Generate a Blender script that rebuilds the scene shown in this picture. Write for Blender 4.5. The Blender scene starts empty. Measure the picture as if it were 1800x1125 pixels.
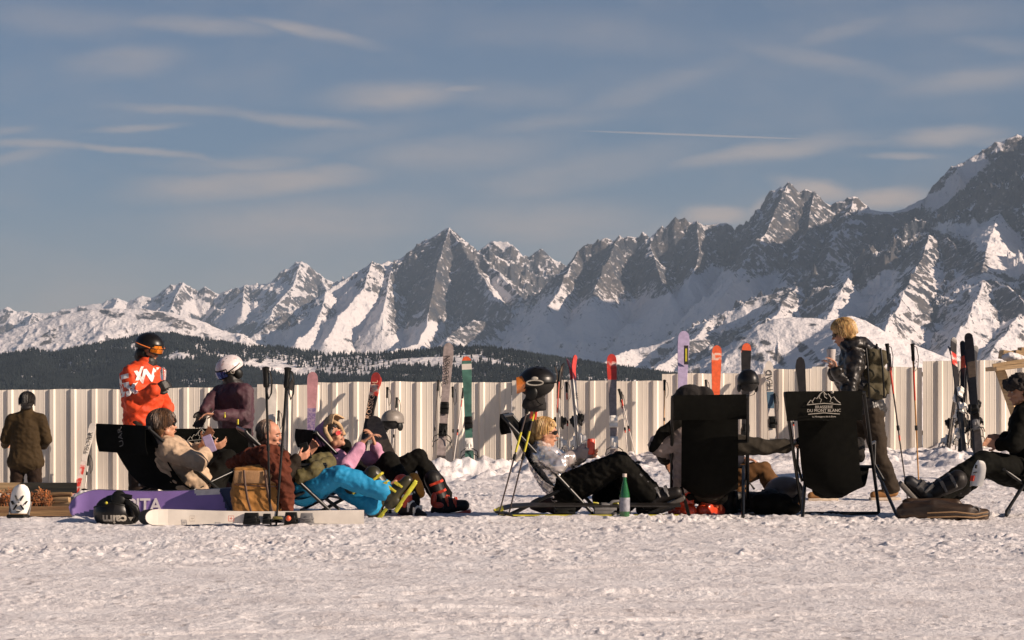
import bpy, math, random
import numpy as np
from mathutils import Vector, Matrix, noise as mnoise
random.seed(7)
rng = np.random.default_rng(11)
S = bpy.context.scene
COL = S.collection
F, CX, HY, CH = 4250.0, 900.0, 700.0, 0.98     # focal length (px), principal column, horizon row, camera height

def P(px, py, D):
    return Vector(((px-CX)*D/F, D, CH-(py-HY)*D/F))

# ---------------------------------------------------------------- objects
def link(name, me, mat=None, parent=None):
    o = bpy.data.objects.new(name, me)
    COL.objects.link(o)
    if mat is not None and me is not None:
        for m in (mat if isinstance(mat, (list, tuple)) else [mat]):
            me.materials.append(m)
    if parent is not None:
        o.parent = parent
        o.matrix_parent_inverse = Matrix.Translation(parent.location).inverted() if parent.type == 'EMPTY' else Matrix()
    return o

def thing(name, label, cat, loc=(0, 0, 0), group=None):
    o = bpy.data.objects.new(name, None)
    COL.objects.link(o)
    o.location = loc
    o.empty_display_size = 0.1
    o['label'] = label; o['category'] = cat
    if group: o['group'] = group
    return o

def smooth(me, on=True):
    me.polygons.foreach_set('use_smooth', [on]*len(me.polygons))

class MB:
    """collects shapes given in world space; build() links them as one mesh object"""
    def __init__(s): s.v = []; s.f = []; s.m = []; s.cur = 0
    def add(s, vs, fs):
        b = len(s.v); s.v += [tuple(v) for v in vs]
        for f in fs:
            s.f.append([b+i for i in f]); s.m.append(s.cur)
        return s
    def tube(s, pts, r, n=8, cap=True, flat=1.0):
        pts = [Vector(p) for p in pts]
        rs = r if isinstance(r, (list, tuple)) else [r]*len(pts)
        b = len(s.v); prev = None
        for i, p in enumerate(pts):
            t = (pts[min(i+1, len(pts)-1)]-pts[max(i-1, 0)])
            t = t.normalized() if t.length > 1e-9 else Vector((0, 0, 1))
            if prev is None:
                a = Vector((0, 0, 1)) if abs(t.z) < 0.9 else Vector((0, 1, 0))
                u = t.cross(a).normalized()
            else:
                u = prev-t*prev.dot(t)
                u = u.normalized() if u.length > 1e-6 else t.orthogonal().normalized()
            prev = u; w = t.cross(u)
            for k in range(n):
                a = 2*math.pi*k/n
                s.v.append(tuple(p+u*math.cos(a)*rs[i]+w*math.sin(a)*rs[i]*flat))
        for i in range(len(pts)-1):
            for k in range(n):
                s.f.append([b+i*n+k, b+i*n+(k+1) % n, b+(i+1)*n+(k+1) % n, b+(i+1)*n+k]); s.m.append(s.cur)
        if cap:
            s.f.append([b+k for k in range(n)][::-1]); s.m.append(s.cur)
            e = b+(len(pts)-1)*n
            s.f.append([e+k for k in range(n)]); s.m.append(s.cur)
        return s
    def ball(s, c, r, axes=None, n=12, m=8):
        c = Vector(c)
        rr = (r, r, r) if not isinstance(r, (list, tuple)) else r
        ax = axes or (Vector((1, 0, 0)), Vector((0, 1, 0)), Vector((0, 0, 1)))
        b = len(s.v)
        for i in range(1, m):
            th = math.pi*i/m
            for k in range(n):
                ph = 2*math.pi*k/n
                s.v.append(tuple(c+ax[0]*rr[0]*math.sin(th)*math.cos(ph)+ax[1]*rr[1]*math.sin(th)*math.sin(ph)+ax[2]*rr[2]*math.cos(th)))
        s.v.append(tuple(c+ax[2]*rr[2])); s.v.append(tuple(c-ax[2]*rr[2]))
        T = len(s.v)-2; B = T+1
        for i in range(m-2):
            for k in range(n):
                s.f.append([b+i*n+k, b+(i+1)*n+k, b+(i+1)*n+(k+1) % n, b+i*n+(k+1) % n]); s.m.append(s.cur)
        for k in range(n):
            s.f.append([T, b+k, b+(k+1) % n]); s.m.append(s.cur)
            s.f.append([B, b+(m-2)*n+(k+1) % n, b+(m-2)*n+k]); s.m.append(s.cur)
        return s
    def box(s, c, h, axes=None, taper=1.0):
        c = Vector(c); ax = axes or (Vector((1, 0, 0)), Vector((0, 1, 0)), Vector((0, 0, 1)))
        vs = []
        for z in (-1, 1):
            t = taper if z > 0 else 1
            for x, y in ((-1, -1), (1, -1), (1, 1), (-1, 1)):
                vs.append(c+ax[0]*h[0]*x*t+ax[1]*h[1]*y*t+ax[2]*h[2]*z)
        return s.add(vs, [(3, 2, 1, 0), (4, 5, 6, 7), (0, 1, 5, 4), (1, 2, 6, 5), (2, 3, 7, 6), (3, 0, 4, 7)])
    def slab(s, outline, o, ux, uy, un, th):
        """outline = 2-D points in the (ux, uy) plane at o, extruded by th along un"""
        o = Vector(o); n = len(outline)
        a = [o+ux*x+uy*y for x, y in outline]; c = [p+un*th for p in a]
        return s.add(a+c, [list(range(n))[::-1], list(range(n, 2*n))]+[(i, (i+1) % n, n+(i+1) % n, n+i) for i in range(n)])
    def sheet(s, rows, th=0.0):
        """grid of points (list of rows); th gives it thickness along the mean normal"""
        b = len(s.v); nr, nc = len(rows), len(rows[0])
        g = [[Vector(p) for p in r] for r in rows]
        for r in g:
            for p in r: s.v.append(tuple(p))
        def idx(i, j, k=0): return b+k*nr*nc+i*nc+j
        if th:
            for i in range(nr):
                for j in range(nc):
                    du = g[min(i+1, nr-1)][j]-g[max(i-1, 0)][j]; dv = g[i][min(j+1, nc-1)]-g[i][max(j-1, 0)]
                    nn = du.cross(dv); nn = nn.normalized() if nn.length > 1e-9 else Vector((0, 0, 1))
                    s.v.append(tuple(g[i][j]+nn*th))
        for i in range(nr-1):
            for j in range(nc-1):
                s.f.append([idx(i, j), idx(i, j+1), idx(i+1, j+1), idx(i+1, j)]); s.m.append(s.cur)
                if th: s.f.append([idx(i, j, 1), idx(i+1, j, 1), idx(i+1, j+1, 1), idx(i, j+1, 1)]); s.m.append(s.cur)
        if th:
            edge = [(0, j) for j in range(nc)]+[(i, nc-1) for i in range(1, nr)]+[(nr-1, j) for j in range(nc-2, -1, -1)]+[(i, 0) for i in range(nr-2, 0, -1)]
            for a, c in zip(edge, edge[1:]+edge[:1]):
                s.f.append([idx(*a), idx(*a, 1), idx(*c, 1), idx(*c)]); s.m.append(s.cur)
        return s
    def mesh(s, name):
        me = bpy.data.meshes.new(name)
        me.from_pydata(s.v, [], s.f)
        if any(s.m): me.polygons.foreach_set('material_index', s.m)
        me.update(); return me
    def build(s, name, mat, parent=None, sm=True, bev=0.0, local=None):
        me = s.mesh(name)
        smooth(me, sm)
        o = link(name, me, mat, parent)
        if parent is None:                       # give a one-mesh thing an origin at its base
            vs = [Vector(v) for v in s.v]
            c = Vector((sum(v.x for v in vs)/len(vs), sum(v.y for v in vs)/len(vs), min(v.z for v in vs)))
            me.transform(Matrix.Translation(-c)); o.location = c
        elif parent.type == 'MESH':
            o.matrix_parent_inverse = Matrix.Translation(-world_origin(parent))
        if bev:
            m = o.modifiers.new('b', 'BEVEL'); m.width = bev; m.segments = 2; m.limit_method = 'ANGLE'; m.angle_limit = 0.6
        if sm and bev == 0: 
            try: me.set_sharp_from_angle(angle=math.radians(50))
            except Exception: pass
        return o

def world_origin(o):
    v = Vector((0, 0, 0))
    if o.parent is None: return Vector(o.location)
    return v                                     # parts keep their mesh in world space under their thing

def tag(o, label, cat=None, group=None, kind=None):
    if label: o['label'] = label
    if cat: o['category'] = cat
    if group: o['group'] = group
    if kind: o['kind'] = kind
    return o

# ---------------------------------------------------------------- materials
def mat(name, col, rough=0.7, fold=0.0, metal=0.0, var=0.12, vs=20.0, bump=0.0, bs=60.0, spec=0.5, col2=None, mixs=8.0, mixt=0.5, stretch=None, trans=0.0, coat=0.0, sheen=0.0, emit=0.0):
    m = bpy.data.materials.new(name); m.use_nodes = True
    nt = m.node_tree; N = nt.nodes; L = nt.links
    b = N['Principled BSDF']
    b.inputs['Roughness'].default_value = rough
    b.inputs['Metallic'].default_value = metal
    b.inputs['Specular IOR Level'].default_value = spec
    if trans: b.inputs['Transmission Weight'].default_value = trans
    if coat: b.inputs['Coat Weight'].default_value = coat
    if sheen: b.inputs['Sheen Weight'].default_value = sheen
    tc = N.new('ShaderNodeTexCoord')
    vec = tc.outputs['Object']
    if stretch:
        mp = N.new('ShaderNodeMapping'); mp.inputs['Scale'].default_value = stretch
        L.new(vec, mp.inputs['Vector']); vec = mp.outputs['Vector']
    base = None
    if col2 is not None:
        n2 = N.new('ShaderNodeTexNoise'); n2.inputs['Scale'].default_value = mixs; n2.inputs['Detail'].default_value = 5
        L.new(vec, n2.inputs['Vector'])
        r2 = N.new('ShaderNodeMapRange'); r2.inputs['From Min'].default_value = mixt-0.06; r2.inputs['From Max'].default_value = mixt+0.06
        L.new(n2.outputs['Fac'], r2.inputs['Value'])
        mx = N.new('ShaderNodeMix'); mx.data_type = 'RGBA'
        mx.inputs['A'].default_value = (*col, 1); mx.inputs['B'].default_value = (*col2, 1)
        L.new(r2.outputs['Result'], mx.inputs['Factor'])
        base = mx.outputs['Result']
    nz = N.new('ShaderNodeTexNoise'); nz.inputs['Scale'].default_value = vs; nz.inputs['Detail'].default_value = 4
    L.new(vec, nz.inputs['Vector'])
    mr = N.new('ShaderNodeMapRange'); mr.inputs['To Min'].default_value = 1-var*1.6; mr.inputs['To Max'].default_value = 1+var*1.6
    mr.inputs['From Min'].default_value = 0.25; mr.inputs['From Max'].default_value = 0.75
    L.new(nz.outputs['Fac'], mr.inputs['Value'])
    ml = N.new('ShaderNodeVectorMath'); ml.operation = 'SCALE'
    if base is not None: L.new(base, ml.inputs[0])
    else: ml.inputs[0].default_value = col
    L.new(mr.outputs['Result'], ml.inputs['Scale'])
    L.new(ml.outputs['Vector'], b.inputs['Base Color'])
    if fold:
        wv = N.new('ShaderNodeTexNoise'); wv.inputs['Scale'].default_value = 5; wv.inputs['Detail'].default_value = 2
        L.new(vec, wv.inputs['Vector'])
        wmx = N.new('ShaderNodeVectorMath'); wmx.operation = 'MULTIPLY_ADD'; wmx.inputs[1].default_value = (.35, .35, .35); L.new(wv.outputs['Color'], wmx.inputs[0]); L.new(vec, wmx.inputs[2])
        vo = N.new('ShaderNodeTexNoise'); vo.noise_type = 'RIDGED_MULTIFRACTAL'; vo.inputs['Scale'].default_value = 7; vo.inputs['Detail'].default_value = 3; L.new(wmx.outputs[0], vo.inputs['Vector'])
        fb = N.new('ShaderNodeBump'); fb.inputs['Strength'].default_value = 1.0; fb.inputs['Distance'].default_value = fold
        L.new(vo.outputs['Fac'], fb.inputs['Height']); L.new(fb.outputs['Normal'], b.inputs['Normal'])
    if bump:
        bn = N.new('ShaderNodeTexNoise'); bn.inputs['Scale'].default_value = bs; bn.inputs['Detail'].default_value = 4
        L.new(vec, bn.inputs['Vector'])
        bp = N.new('ShaderNodeBump'); bp.inputs['Strength'].default_value = 1.0; bp.inputs['Distance'].default_value = bump
        L.new(bn.outputs['Fac'], bp.inputs['Height']); L.new(bp.outputs['Normal'], b.inputs['Normal'])
        if fold: L.new(fb.outputs['Normal'], bp.inputs['Normal'])
    return m

# ---------------------------------------------------------------- numpy noise
_perm = rng.permutation(4096).astype(np.int64)
_grad = rng.uniform(0, 2*np.pi, 4096)
_gx, _gy = np.cos(_grad), np.sin(_grad)
def perlin(x, y, seed=0):
    xi = np.floor(x).astype(np.int64); yi = np.floor(y).astype(np.int64)
    xf = x-xi; yf = y-yi
    u = xf*xf*xf*(xf*(xf*6-15)+10); v = yf*yf*yf*(yf*(yf*6-15)+10)
    def g(ix, iy, dx, dy):
        h = _perm[(_perm[(ix+seed*131) & 4095]+iy) & 4095]
        return _gx[h]*dx+_gy[h]*dy
    a = g(xi, yi, xf, yf); b = g(xi+1, yi, xf-1, yf)
    c = g(xi, yi+1, xf, yf-1); d = g(xi+1, yi+1, xf-1, yf-1)
    return ((a+u*(b-a))+v*((c+u*(d-c))-(a+u*(b-a))))*1.5
def fbm(x, y, oct=5, seed=0, gain=0.5):
    s = 0; a = 1.0; t = 0
    for i in range(oct):
        s = s+a*perlin(x*2**i, y*2**i, seed+i*7); t += a; a *= gain
    return s/t
def ridged(x, y, oct=5, seed=0, gain=0.55):
    s = 0; a = 1.0; t = 0; w = 1.0
    for i in range(oct):
        n = 1-np.abs(perlin(x*2**i, y*2**i, seed+i*7))*1.6
        n = n*n*w; w = np.clip(n*1.6, 0, 1)
        s = s+a*n; t += a; a *= gain
    return s/t
def sstep(a, b, x):
    t = np.clip((x-a)/(b-a), 0, 1); return t*t*(3-2*t)

def grid_mesh(name, X, Y, Z, attrs=None):
    nr, nc = X.shape
    me = bpy.data.meshes.new(name)
    me.vertices.add(nr*nc)
    co = np.stack([X, Y, Z], -1).reshape(-1).astype(np.float32)
    me.vertices.foreach_set('co', co)
    i = np.arange(nr-1)[:, None]*nc+np.arange(nc-1)[None, :]
    q = np.stack([i, i+1, i+nc+1, i+nc], -1).reshape(-1, 4).astype(np.int32)
    me.loops.add(q.size); me.polygons.add(len(q))
    me.loops.foreach_set('vertex_index', q.reshape(-1))
    me.polygons.foreach_set('loop_start', np.arange(len(q), dtype=np.int32)*4)
    me.polygons.foreach_set('loop_total', np.full(len(q), 4, dtype=np.int32))
    me.polygons.foreach_set('use_smooth', np.ones(len(q), dtype=bool))
    me.update(calc_edges=True); me.validate()
    for k, a in (attrs or {}).items():
        at = me.attributes.new(k, 'FLOAT', 'POINT'); at.data.foreach_set('value', a.reshape(-1).astype(np.float32))
    return me

# ---------------------------------------------------------------- camera
cam = bpy.data.cameras.new('camera'); co = bpy.data.objects.new('camera', cam); COL.objects.link(co)
cam.sensor_width = 36; cam.sensor_fit = 'HORIZONTAL'; cam.lens = 36*F/1800
cam.shift_y = (HY-562.5)/1800
cam.clip_start = 0.1; cam.clip_end = 80000
co.location = (0, 0, CH); co.rotation_euler = (math.radians(90), 0, 0)
S.camera = co

# ---------------------------------------------------------------- light
SUN_EL, SUN_AZ = math.radians(24), math.radians(112)   # azimuth clockwise from +Y (view direction): right, a little behind
sd = Vector((math.sin(SUN_AZ)*math.cos(SUN_EL), math.cos(SUN_AZ)*math.cos(SUN_EL), math.sin(SUN_EL)))
sun = bpy.data.lights.new('sun', 'SUN'); so = bpy.data.objects.new('sun', sun); COL.objects.link(so)
sun.energy = 5.0; sun.angle = math.radians(0.5); sun.color = (1.0, 0.80, 0.64)
so.rotation_euler = sd.to_track_quat('Z', 'Y').to_euler(); so.location = (30, -10, 30)

W = bpy.data.worlds.new('World'); S.world = W; W.use_nodes = True
nt = W.node_tree; N = nt.nodes; L = nt.links
bg = N['Background']
sky = N.new('ShaderNodeTexSky'); sky.sky_type = 'NISHITA'; sky.sun_disc = False
sky.sun_elevation = SUN_EL; sky.sun_rotation = SUN_AZ; sky.altitude = 1800; sky.air_density = 1.0; sky.dust_density = 1.6; sky.ozone_density = 1.2
SKY_TINT = (0.232, 0.308, 0.395)
def vm(op, *a):
    n = N.new('ShaderNodeVectorMath'); n.operation = op
    for i, x in enumerate(a):
        if hasattr(x, 'links'): L.new(x, n.inputs[i])
        else: n.inputs[i].default_value = x
    return n
def ma(op, *a, clamp=False):
    n = N.new('ShaderNodeMath'); n.operation = op; n.use_clamp = clamp
    for i, x in enumerate(a):
        if hasattr(x, 'links'): L.new(x, n.inputs[i])
        else: n.inputs[i].default_value = x
    return n.outputs[0]
tc = N.new('ShaderNodeTexCoord')
sx = N.new('ShaderNodeSeparateXYZ'); L.new(tc.outputs['Generated'], sx.inputs[0])
yy = ma('MAXIMUM', sx.outputs['Y'], 0.05)
# tangent-plane coordinates of the sky direction, in units of 100 px of the photograph
U = ma('MULTIPLY_ADD', ma('DIVIDE', sx.outputs['X'], yy), F/100, CX/100)
V = ma('MULTIPLY_ADD', ma('DIVIDE', sx.outputs['Z'], yy), -F/100, HY/100)
cb = N.new('ShaderNodeCombineXYZ'); L.new(U, cb.inputs[0]); L.new(V, cb.inputs[1])
wn = N.new('ShaderNodeTexNoise'); wn.inputs['Scale'].default_value = 0.55; wn.inputs['Detail'].default_value = 6; wn.inputs['Roughness'].default_value = 0.6
wm = N.new('ShaderNodeMapping'); wm.inputs['Scale'].default_value = (0.45, 1.0, 1); L.new(cb.outputs[0], wm.inputs[0]); L.new(wm.outputs[0], wn.inputs['Vector'])
wsub = vm('SUBTRACT', wn.outputs['Color'], (0.5, 0.5, 0.5))
wsc = vm('MULTIPLY', wsub.outputs[0], (1.3, 0.55, 0))
uv = vm('ADD', cb.outputs[0], wsc.outputs[0]).outputs[0]
# streaks: (cx, cy, half length, half thickness, tilt deg (down to the right positive), strength)
STREAKS = [(3.4,.46,1.9,.24,3,.42),(5.4,.55,1.5,.16,10,.52),(2.2,1.1,1.3,.34,-4,.34),(6.8,1.68,1.7,.32,0,.55),(8.0,1.6,.9,.1,-4,.4),(9,1.7,1.6,.3,0,.16),
 (3.2,1.90,1.5,.12,3,.34),(5.2,2.08,2.0,.15,7,.40),(2.4,2.24,1.0,.10,-4,.45),(.6,2.55,1.4,.11,2,.52),(2.5,2.69,2.0,.10,6,.5),(.3,2.8,1.2,.13,-12,.28),(.2,2.3,.6,.12,-5,.3),
 (4.2,2.88,1.6,.22,-3,.42),(4.4,3.24,2.7,.36,-4,.70),(5.8,3.02,1.0,.18,0,.45),(3.2,3.28,1.4,.2,2,.35),(7.9,2.72,2.4,.4,-2,.28),(10.4,2.95,2.8,.45,-12,.28),(6,2.45,2.2,.3,-8,.2),
 (11.3,1.6,2.1,.26,-17,.24),(14.7,1.15,2.0,.2,11,.24),(17.2,1.35,1.7,.28,-8,.30),(15.0,.5,1.1,.2,-20,.26),(9.8,2.1,1.6,.2,-8,.24),(17.6,.75,1.0,.2,4,.2),
 (13.5,2.62,2.2,.22,-9,.60),(16.6,2.38,1.4,.24,-2,.66),(15.9,2.73,.9,.10,2,.45),(17.6,2.5,1.0,.14,3,.4),(14.6,2.45,1.6,.1,1,.3),
 (12.6,3.72,.85,.22,2,.75),(14.4,3.32,1.0,.24,14,.75),(15.6,3.5,1.1,.24,-3,.8),(13.5,3.55,1.0,.2,-34,.4),(5.5,3.9,3.4,.6,-2,.30),(9.5,3.9,2.6,.5,-3,.34),(12.0,4.2,4,.6,0,.22),
 (1.0,.35,2.2,.4,3,.24),(10,.6,3,.5,4,.16),(16.5,.3,2.5,.4,-6,.14)]
acc = None
for cx_, cy_, hl, ht, tilt, st in STREAKS:
    mp = N.new('ShaderNodeMapping'); mp.vector_type = 'TEXTURE'
    mp.inputs['Location'].default_value = (cx_, cy_, 0); mp.inputs['Rotation'].default_value = (0, 0, math.radians(tilt)); mp.inputs['Scale'].default_value = (hl, ht, 1)
    L.new(uv, mp.inputs[0])
    ln = vm('LENGTH', mp.outputs[0]).outputs['Value']
    mr = N.new('ShaderNodeMapRange'); mr.interpolation_type = 'SMOOTHERSTEP'
    mr.inputs['From Min'].default_value = 1.25; mr.inputs['From Max'].default_value = 0.0
    mr.inputs['To Max'].default_value = st*1.25; L.new(ln, mr.inputs['Value'])
    acc = mr.outputs[0] if acc is None else ma('MAXIMUM', acc, mr.outputs[0])
fn = N.new('ShaderNodeTexNoise'); fn.inputs['Scale'].default_value = 1.0; fn.inputs['Detail'].default_value = 7; fn.inputs['Roughness'].default_value = 0.62
fm = N.new('ShaderNodeMapping'); fm.inputs['Scale'].default_value = (0.5, 2.2, 1); fm.inputs['Rotation'].default_value = (0, 0, 0.06); L.new(uv, fm.inputs[0]); L.new(fm.outputs[0], fn.inputs['Vector'])
fr = N.new('ShaderNodeMapRange'); fr.inputs['From Min'].default_value = 0.3; fr.inputs['From Max'].default_value = 0.68; fr.inputs['To Min'].default_value = 0.55; fr.inputs['To Max'].default_value = 1.15
L.new(fn.outputs['Fac'], fr.inputs['Value'])
cl = ma('MULTIPLY', acc, fr.outputs[0])
veil = N.new('ShaderNodeMapRange'); veil.inputs['From Min'].default_value = 0.45; veil.inputs['From Max'].default_value = 0.75; veil.inputs['To Max'].default_value = 0.22
L.new(wn.outputs['Fac'], veil.inputs['Value'])
cl = ma('ADD', cl, veil.outputs[0])
hv = N.new('ShaderNodeMapRange'); hv.interpolation_type = 'SMOOTHSTEP'; hv.inputs['From Min'].default_value = 2.2; hv.inputs['From Max'].default_value = 7.0; hv.inputs['To Max'].default_value = 0.64
L.new(V, hv.inputs['Value']); cl = ma('ADD', cl, hv.outputs[0])
# vapour trail: thin straight line
mp = N.new('ShaderNodeMapping'); mp.vector_type = 'TEXTURE'
mp.inputs['Location'].default_value = (12.4, 2.38, 0); mp.inputs['Rotation'].default_value = (0, 0, math.radians(2.1)); mp.inputs['Scale'].default_value = (3.2, 0.030, 1)
L.new(cb.outputs[0], mp.inputs[0]); ln = vm('LENGTH', mp.outputs[0]).outputs['Value']
mr = N.new('ShaderNodeMapRange'); mr.interpolation_type = 'SMOOTHERSTEP'; mr.inputs['From Min'].default_value = 1.0; mr.inputs['From Max'].default_value = 0.2; mr.inputs['To Max'].default_value = 0.62
L.new(ln, mr.inputs['Value'])
cl = ma('MAXIMUM', cl, mr.outputs[0], clamp=True)
tint = vm('MULTIPLY', sky.outputs['Color'], SKY_TINT)
mix = N.new('ShaderNodeMix'); mix.data_type = 'RGBA'
L.new(cl, mix.inputs['Factor']); L.new(tint.outputs[0], mix.inputs['A'])
CLOUD = (3.6, 2.98, 2.65)
mix.inputs['B'].default_value = (*CLOUD, 1)
L.new(mix.outputs['Result'], bg.inputs['Color'])
bg.inputs['Strength'].default_value = 0.1

S.view_settings.view_transform = 'Standard'; S.view_settings.look = 'None'; S.view_settings.gamma = 1; S.view_settings.exposure = 0.5
S.render.engine = 'CYCLES'
S.cycles.use_denoising = True; S.cycles.max_bounces = 6; S.cycles.volume_bounces = 0
S.cycles.transparent_max_bounces = 8

# ---------------------------------------------------------------- snow ground
FENCE_D = 33.0
def fence_z(x):           # ground height along the fence, by world x
    px = CX+x*F/FENCE_D
    return np.interp(px, [-200, 45, 110, 150, 300, 600, 830, 1000, 1200, 1400, 2000], [-.8, -.75, -.5, -.36, -.32, -.1, -.05, 0.0, .15, .22, .2])
def ground_base(x, y):
    a = sstep(22.0, 32.0, y)
    z = fence_z(x*FENCE_D/np.maximum(y, 5.0))*a
    left = sstep(-2.2, -4.5, x)*sstep(20.5, 23.5, y)*(1-a)
    z = z-0.18*left
    far = np.clip(y-36, 0, None)
    z = z-0.012*np.clip(far, 0, 40)**1.7-0.42*np.clip(far-40, 0, None)
    return z
def ground_h(x, y):
    """full detailed snow height"""
    x = np.asarray(x, float); y = np.asarray(y, float)
    z = ground_base(x, y)
    z = z+0.020*fbm(x*0.5, y*0.5, 3, 3)
    rough = 0.45+0.55*sstep(12.5, 17.0, y+1.2*fbm(x*.4, y*.3, 2, 9))
    # ski and boot tracks, mostly running across the picture
    z = z+0.016*fbm(x*0.35+3, y*2.2+x*.18, 4, 21)
    z = z+0.008*rough*fbm(x*5, y*5, 4, 31)
    patch = 0.55+0.65*sstep(-.22, .30, fbm(x*.42, y*.55, 3, 101))
    rough = rough*patch
    # grooves left by skis and boards, and scuffed boot prints
    for gi in range(26):
        r_ = np.random.default_rng(500+gi); y0 = 9.3+9.5*r_.random()**1.3; sl = r_.uniform(-.35, .35); x0 = r_.uniform(-3, 3); le = r_.uniform(.5, 2.2); wd = r_.uniform(.022, .05)
        yy = y0+sl*x+.10*np.sin(x*.9+gi)
        for o_ in ((0, .16) if gi % 2 else (0,)):
            e = (y-yy-o_)/wd
            z = z+(-.008*np.exp(-e*e)+.006*np.exp(-(e-2)**2))*np.exp(-((x-x0)/le)**4)
    fp = np.clip(perlin(x*4.2, y*2.1, 111)-.38, 0, None)*sstep(.0, .3, perlin(x*.5, y*.5, 112))
    z = z-.022*fp
    # clods
    c = np.clip(fbm(x*7.0, y*7.0, 3, 41)-0.10, 0, None)
    z = z+0.042*rough*c
    c2 = np.clip(fbm(x*17.0, y*17.0, 2, 51)-0.05, 0, None)
    z = z+0.020*rough*c2*(0.35+sstep(-.15, .25, fbm(x*1.1, y*1.1, 2, 61)))
    z = z+0.0055*fbm(x*15, y*24, 3, 121)
    c3 = np.clip(-fbm(x*3.2, y*4.2, 3, 71)-0.16, 0, None)
    z = z-0.035*c3*rough
    # shovelled heaps along the fence
    h = np.clip(fbm(x*1.5, y*1.2, 4, 81)+.22, 0, None)*sstep(26.5, 31.0, y)*(1-sstep(34, 36, y))
    z = z+0.34*h*np.interp(CX+x*F/np.maximum(y, 5), [0, 300, 700, 900, 1050, 1250, 1500, 1650, 1800], [.5, .6, .8, 1.25, .9, .35, .6, .9, .6])
    # rolled berm along the line of gear in front
    z = z+0.030*np.exp(-((y-19.3)/0.25)**2)*(0.5+1.0*np.clip(fbm(x*3, y*3, 3, 91)+.3, 0, None))
    return z
rows = np.concatenate([np.linspace(-6, 8.6, 14), 1/np.linspace(1/8.8, 1/20.5, 640)[0:640], np.linspace(20.55, 37, 330), np.array([38, 40, 43, 47, 52, 60, 75, 100, 150, 230, 400, 700, 1200])])
cols = np.concatenate([np.linspace(-2.0, -0.262, 30), np.linspace(-0.26, 0.26, 1250), np.linspace(0.262, 2.0, 30)])
YY = np.repeat(rows[:, None], len(cols), 1)
XX = cols[None, :]*np.maximum(YY, 9.0)
ZZ = ground_h(XX, YY)
ground_me = grid_mesh('snow_ground', XX, YY, ZZ)
def snow_mat():
    m = bpy.data.materials.new('snow'); m.use_nodes = True
    N = m.node_tree.nodes; L = m.node_tree.links; b = N['Principled BSDF']
    b.inputs['Roughness'].default_value = 0.55; b.inputs['Specular IOR Level'].default_value = 0.3
    tc = N.new('ShaderNodeTexCoord')
    n = N.new('ShaderNodeTexNoise'); n.inputs['Scale'].default_value = 2.2; n.inputs['Detail'].default_value = 8; n.inputs['Roughness'].default_value = 0.65
    L.new(tc.outputs['Object'], n.inputs['Vector'])
    cr = N.new('ShaderNodeValToRGB'); cr.color_ramp.elements[0].position = 0.34; cr.color_ramp.elements[0].color = (.66, .62, .61, 1)
    cr.color_ramp.elements[1].position = 0.62; cr.color_ramp.elements[1].color = (.84, .81, .80, 1)
    L.new(n.outputs['Fac'], cr.inputs['Fac'])
    # scattered grit
    g = N.new('ShaderNodeTexNoise'); g.inputs['Scale'].default_value = 14; g.inputs['Detail'].default_value = 4
    mg = N.new('ShaderNodeMapping'); mg.inputs['Scale'].default_value = (1, .6, 1); L.new(tc.outputs['Object'], mg.inputs[0]); L.new(mg.outputs[0], g.inputs['Vector'])
    gr = N.new('ShaderNodeMapRange'); gr.inputs['From Min'].default_value = 0.60; gr.inputs['From Max'].default_value = 0.68; gr.inputs['To Max'].default_value = 0.6
    L.new(g.outputs['Fac'], gr.inputs['Value'])
    mx = N.new('ShaderNodeMix'); mx.data_type = 'RGBA'; mx.inputs['B'].default_value = (.30, .26, .25, 1)
    L.new(gr.outputs[0], mx.inputs['Factor']); L.new(cr.outputs['Color'], mx.inputs['A'])
    L.new(mx.outputs['Result'], b.inputs['Base Color'])
    bn = N.new('ShaderNodeTexNoise'); bn.inputs['Scale'].default_value = 50; bn.inputs['Detail'].default_value = 6; bn.inputs['Roughness'].default_value = 0.7
    L.new(tc.outputs['Object'], bn.inputs['Vector'])
    bp = N.new('ShaderNodeBump'); bp.inputs['Distance'].default_value = 0.011; bp.inputs['Strength'].default_value = 1
    L.new(bn.outputs['Fac'], bp.inputs['Height']); L.new(bp.outputs['Normal'], b.inputs['Normal'])
    return m
SNOW = snow_mat()
g = link('snow_ground', ground_me, SNOW); g['kind'] = 'structure'
def GZ(x, y):
    return float(ground_h(np.array([x]), np.array([y]))[0])

# valley floor below the plateau, out to the horizon
VX, VY = np.meshgrid(np.linspace(-24000, 24000, 60), np.concatenate([np.linspace(1150, 60000, 60)]))
v = link('valley', grid_mesh('valley', VX, VY, -360+30*fbm(VX/3000, VY/3000, 3, 5)), mat('valley_snow', (.5, .5, .52), .8, var=.3, vs=.002)); v['kind'] = 'structure'
# the plateau's flanks to either side, under the frame
hx, hy = np.meshgrid(np.linspace(-3000, 3000, 60), np.linspace(-800, 1200, 40))
g2 = link('hillside', grid_mesh('hillside', hx, hy, -3.5-0.30*np.hypot(hx, hy)), SNOW); g2['kind'] = 'structure'

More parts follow.
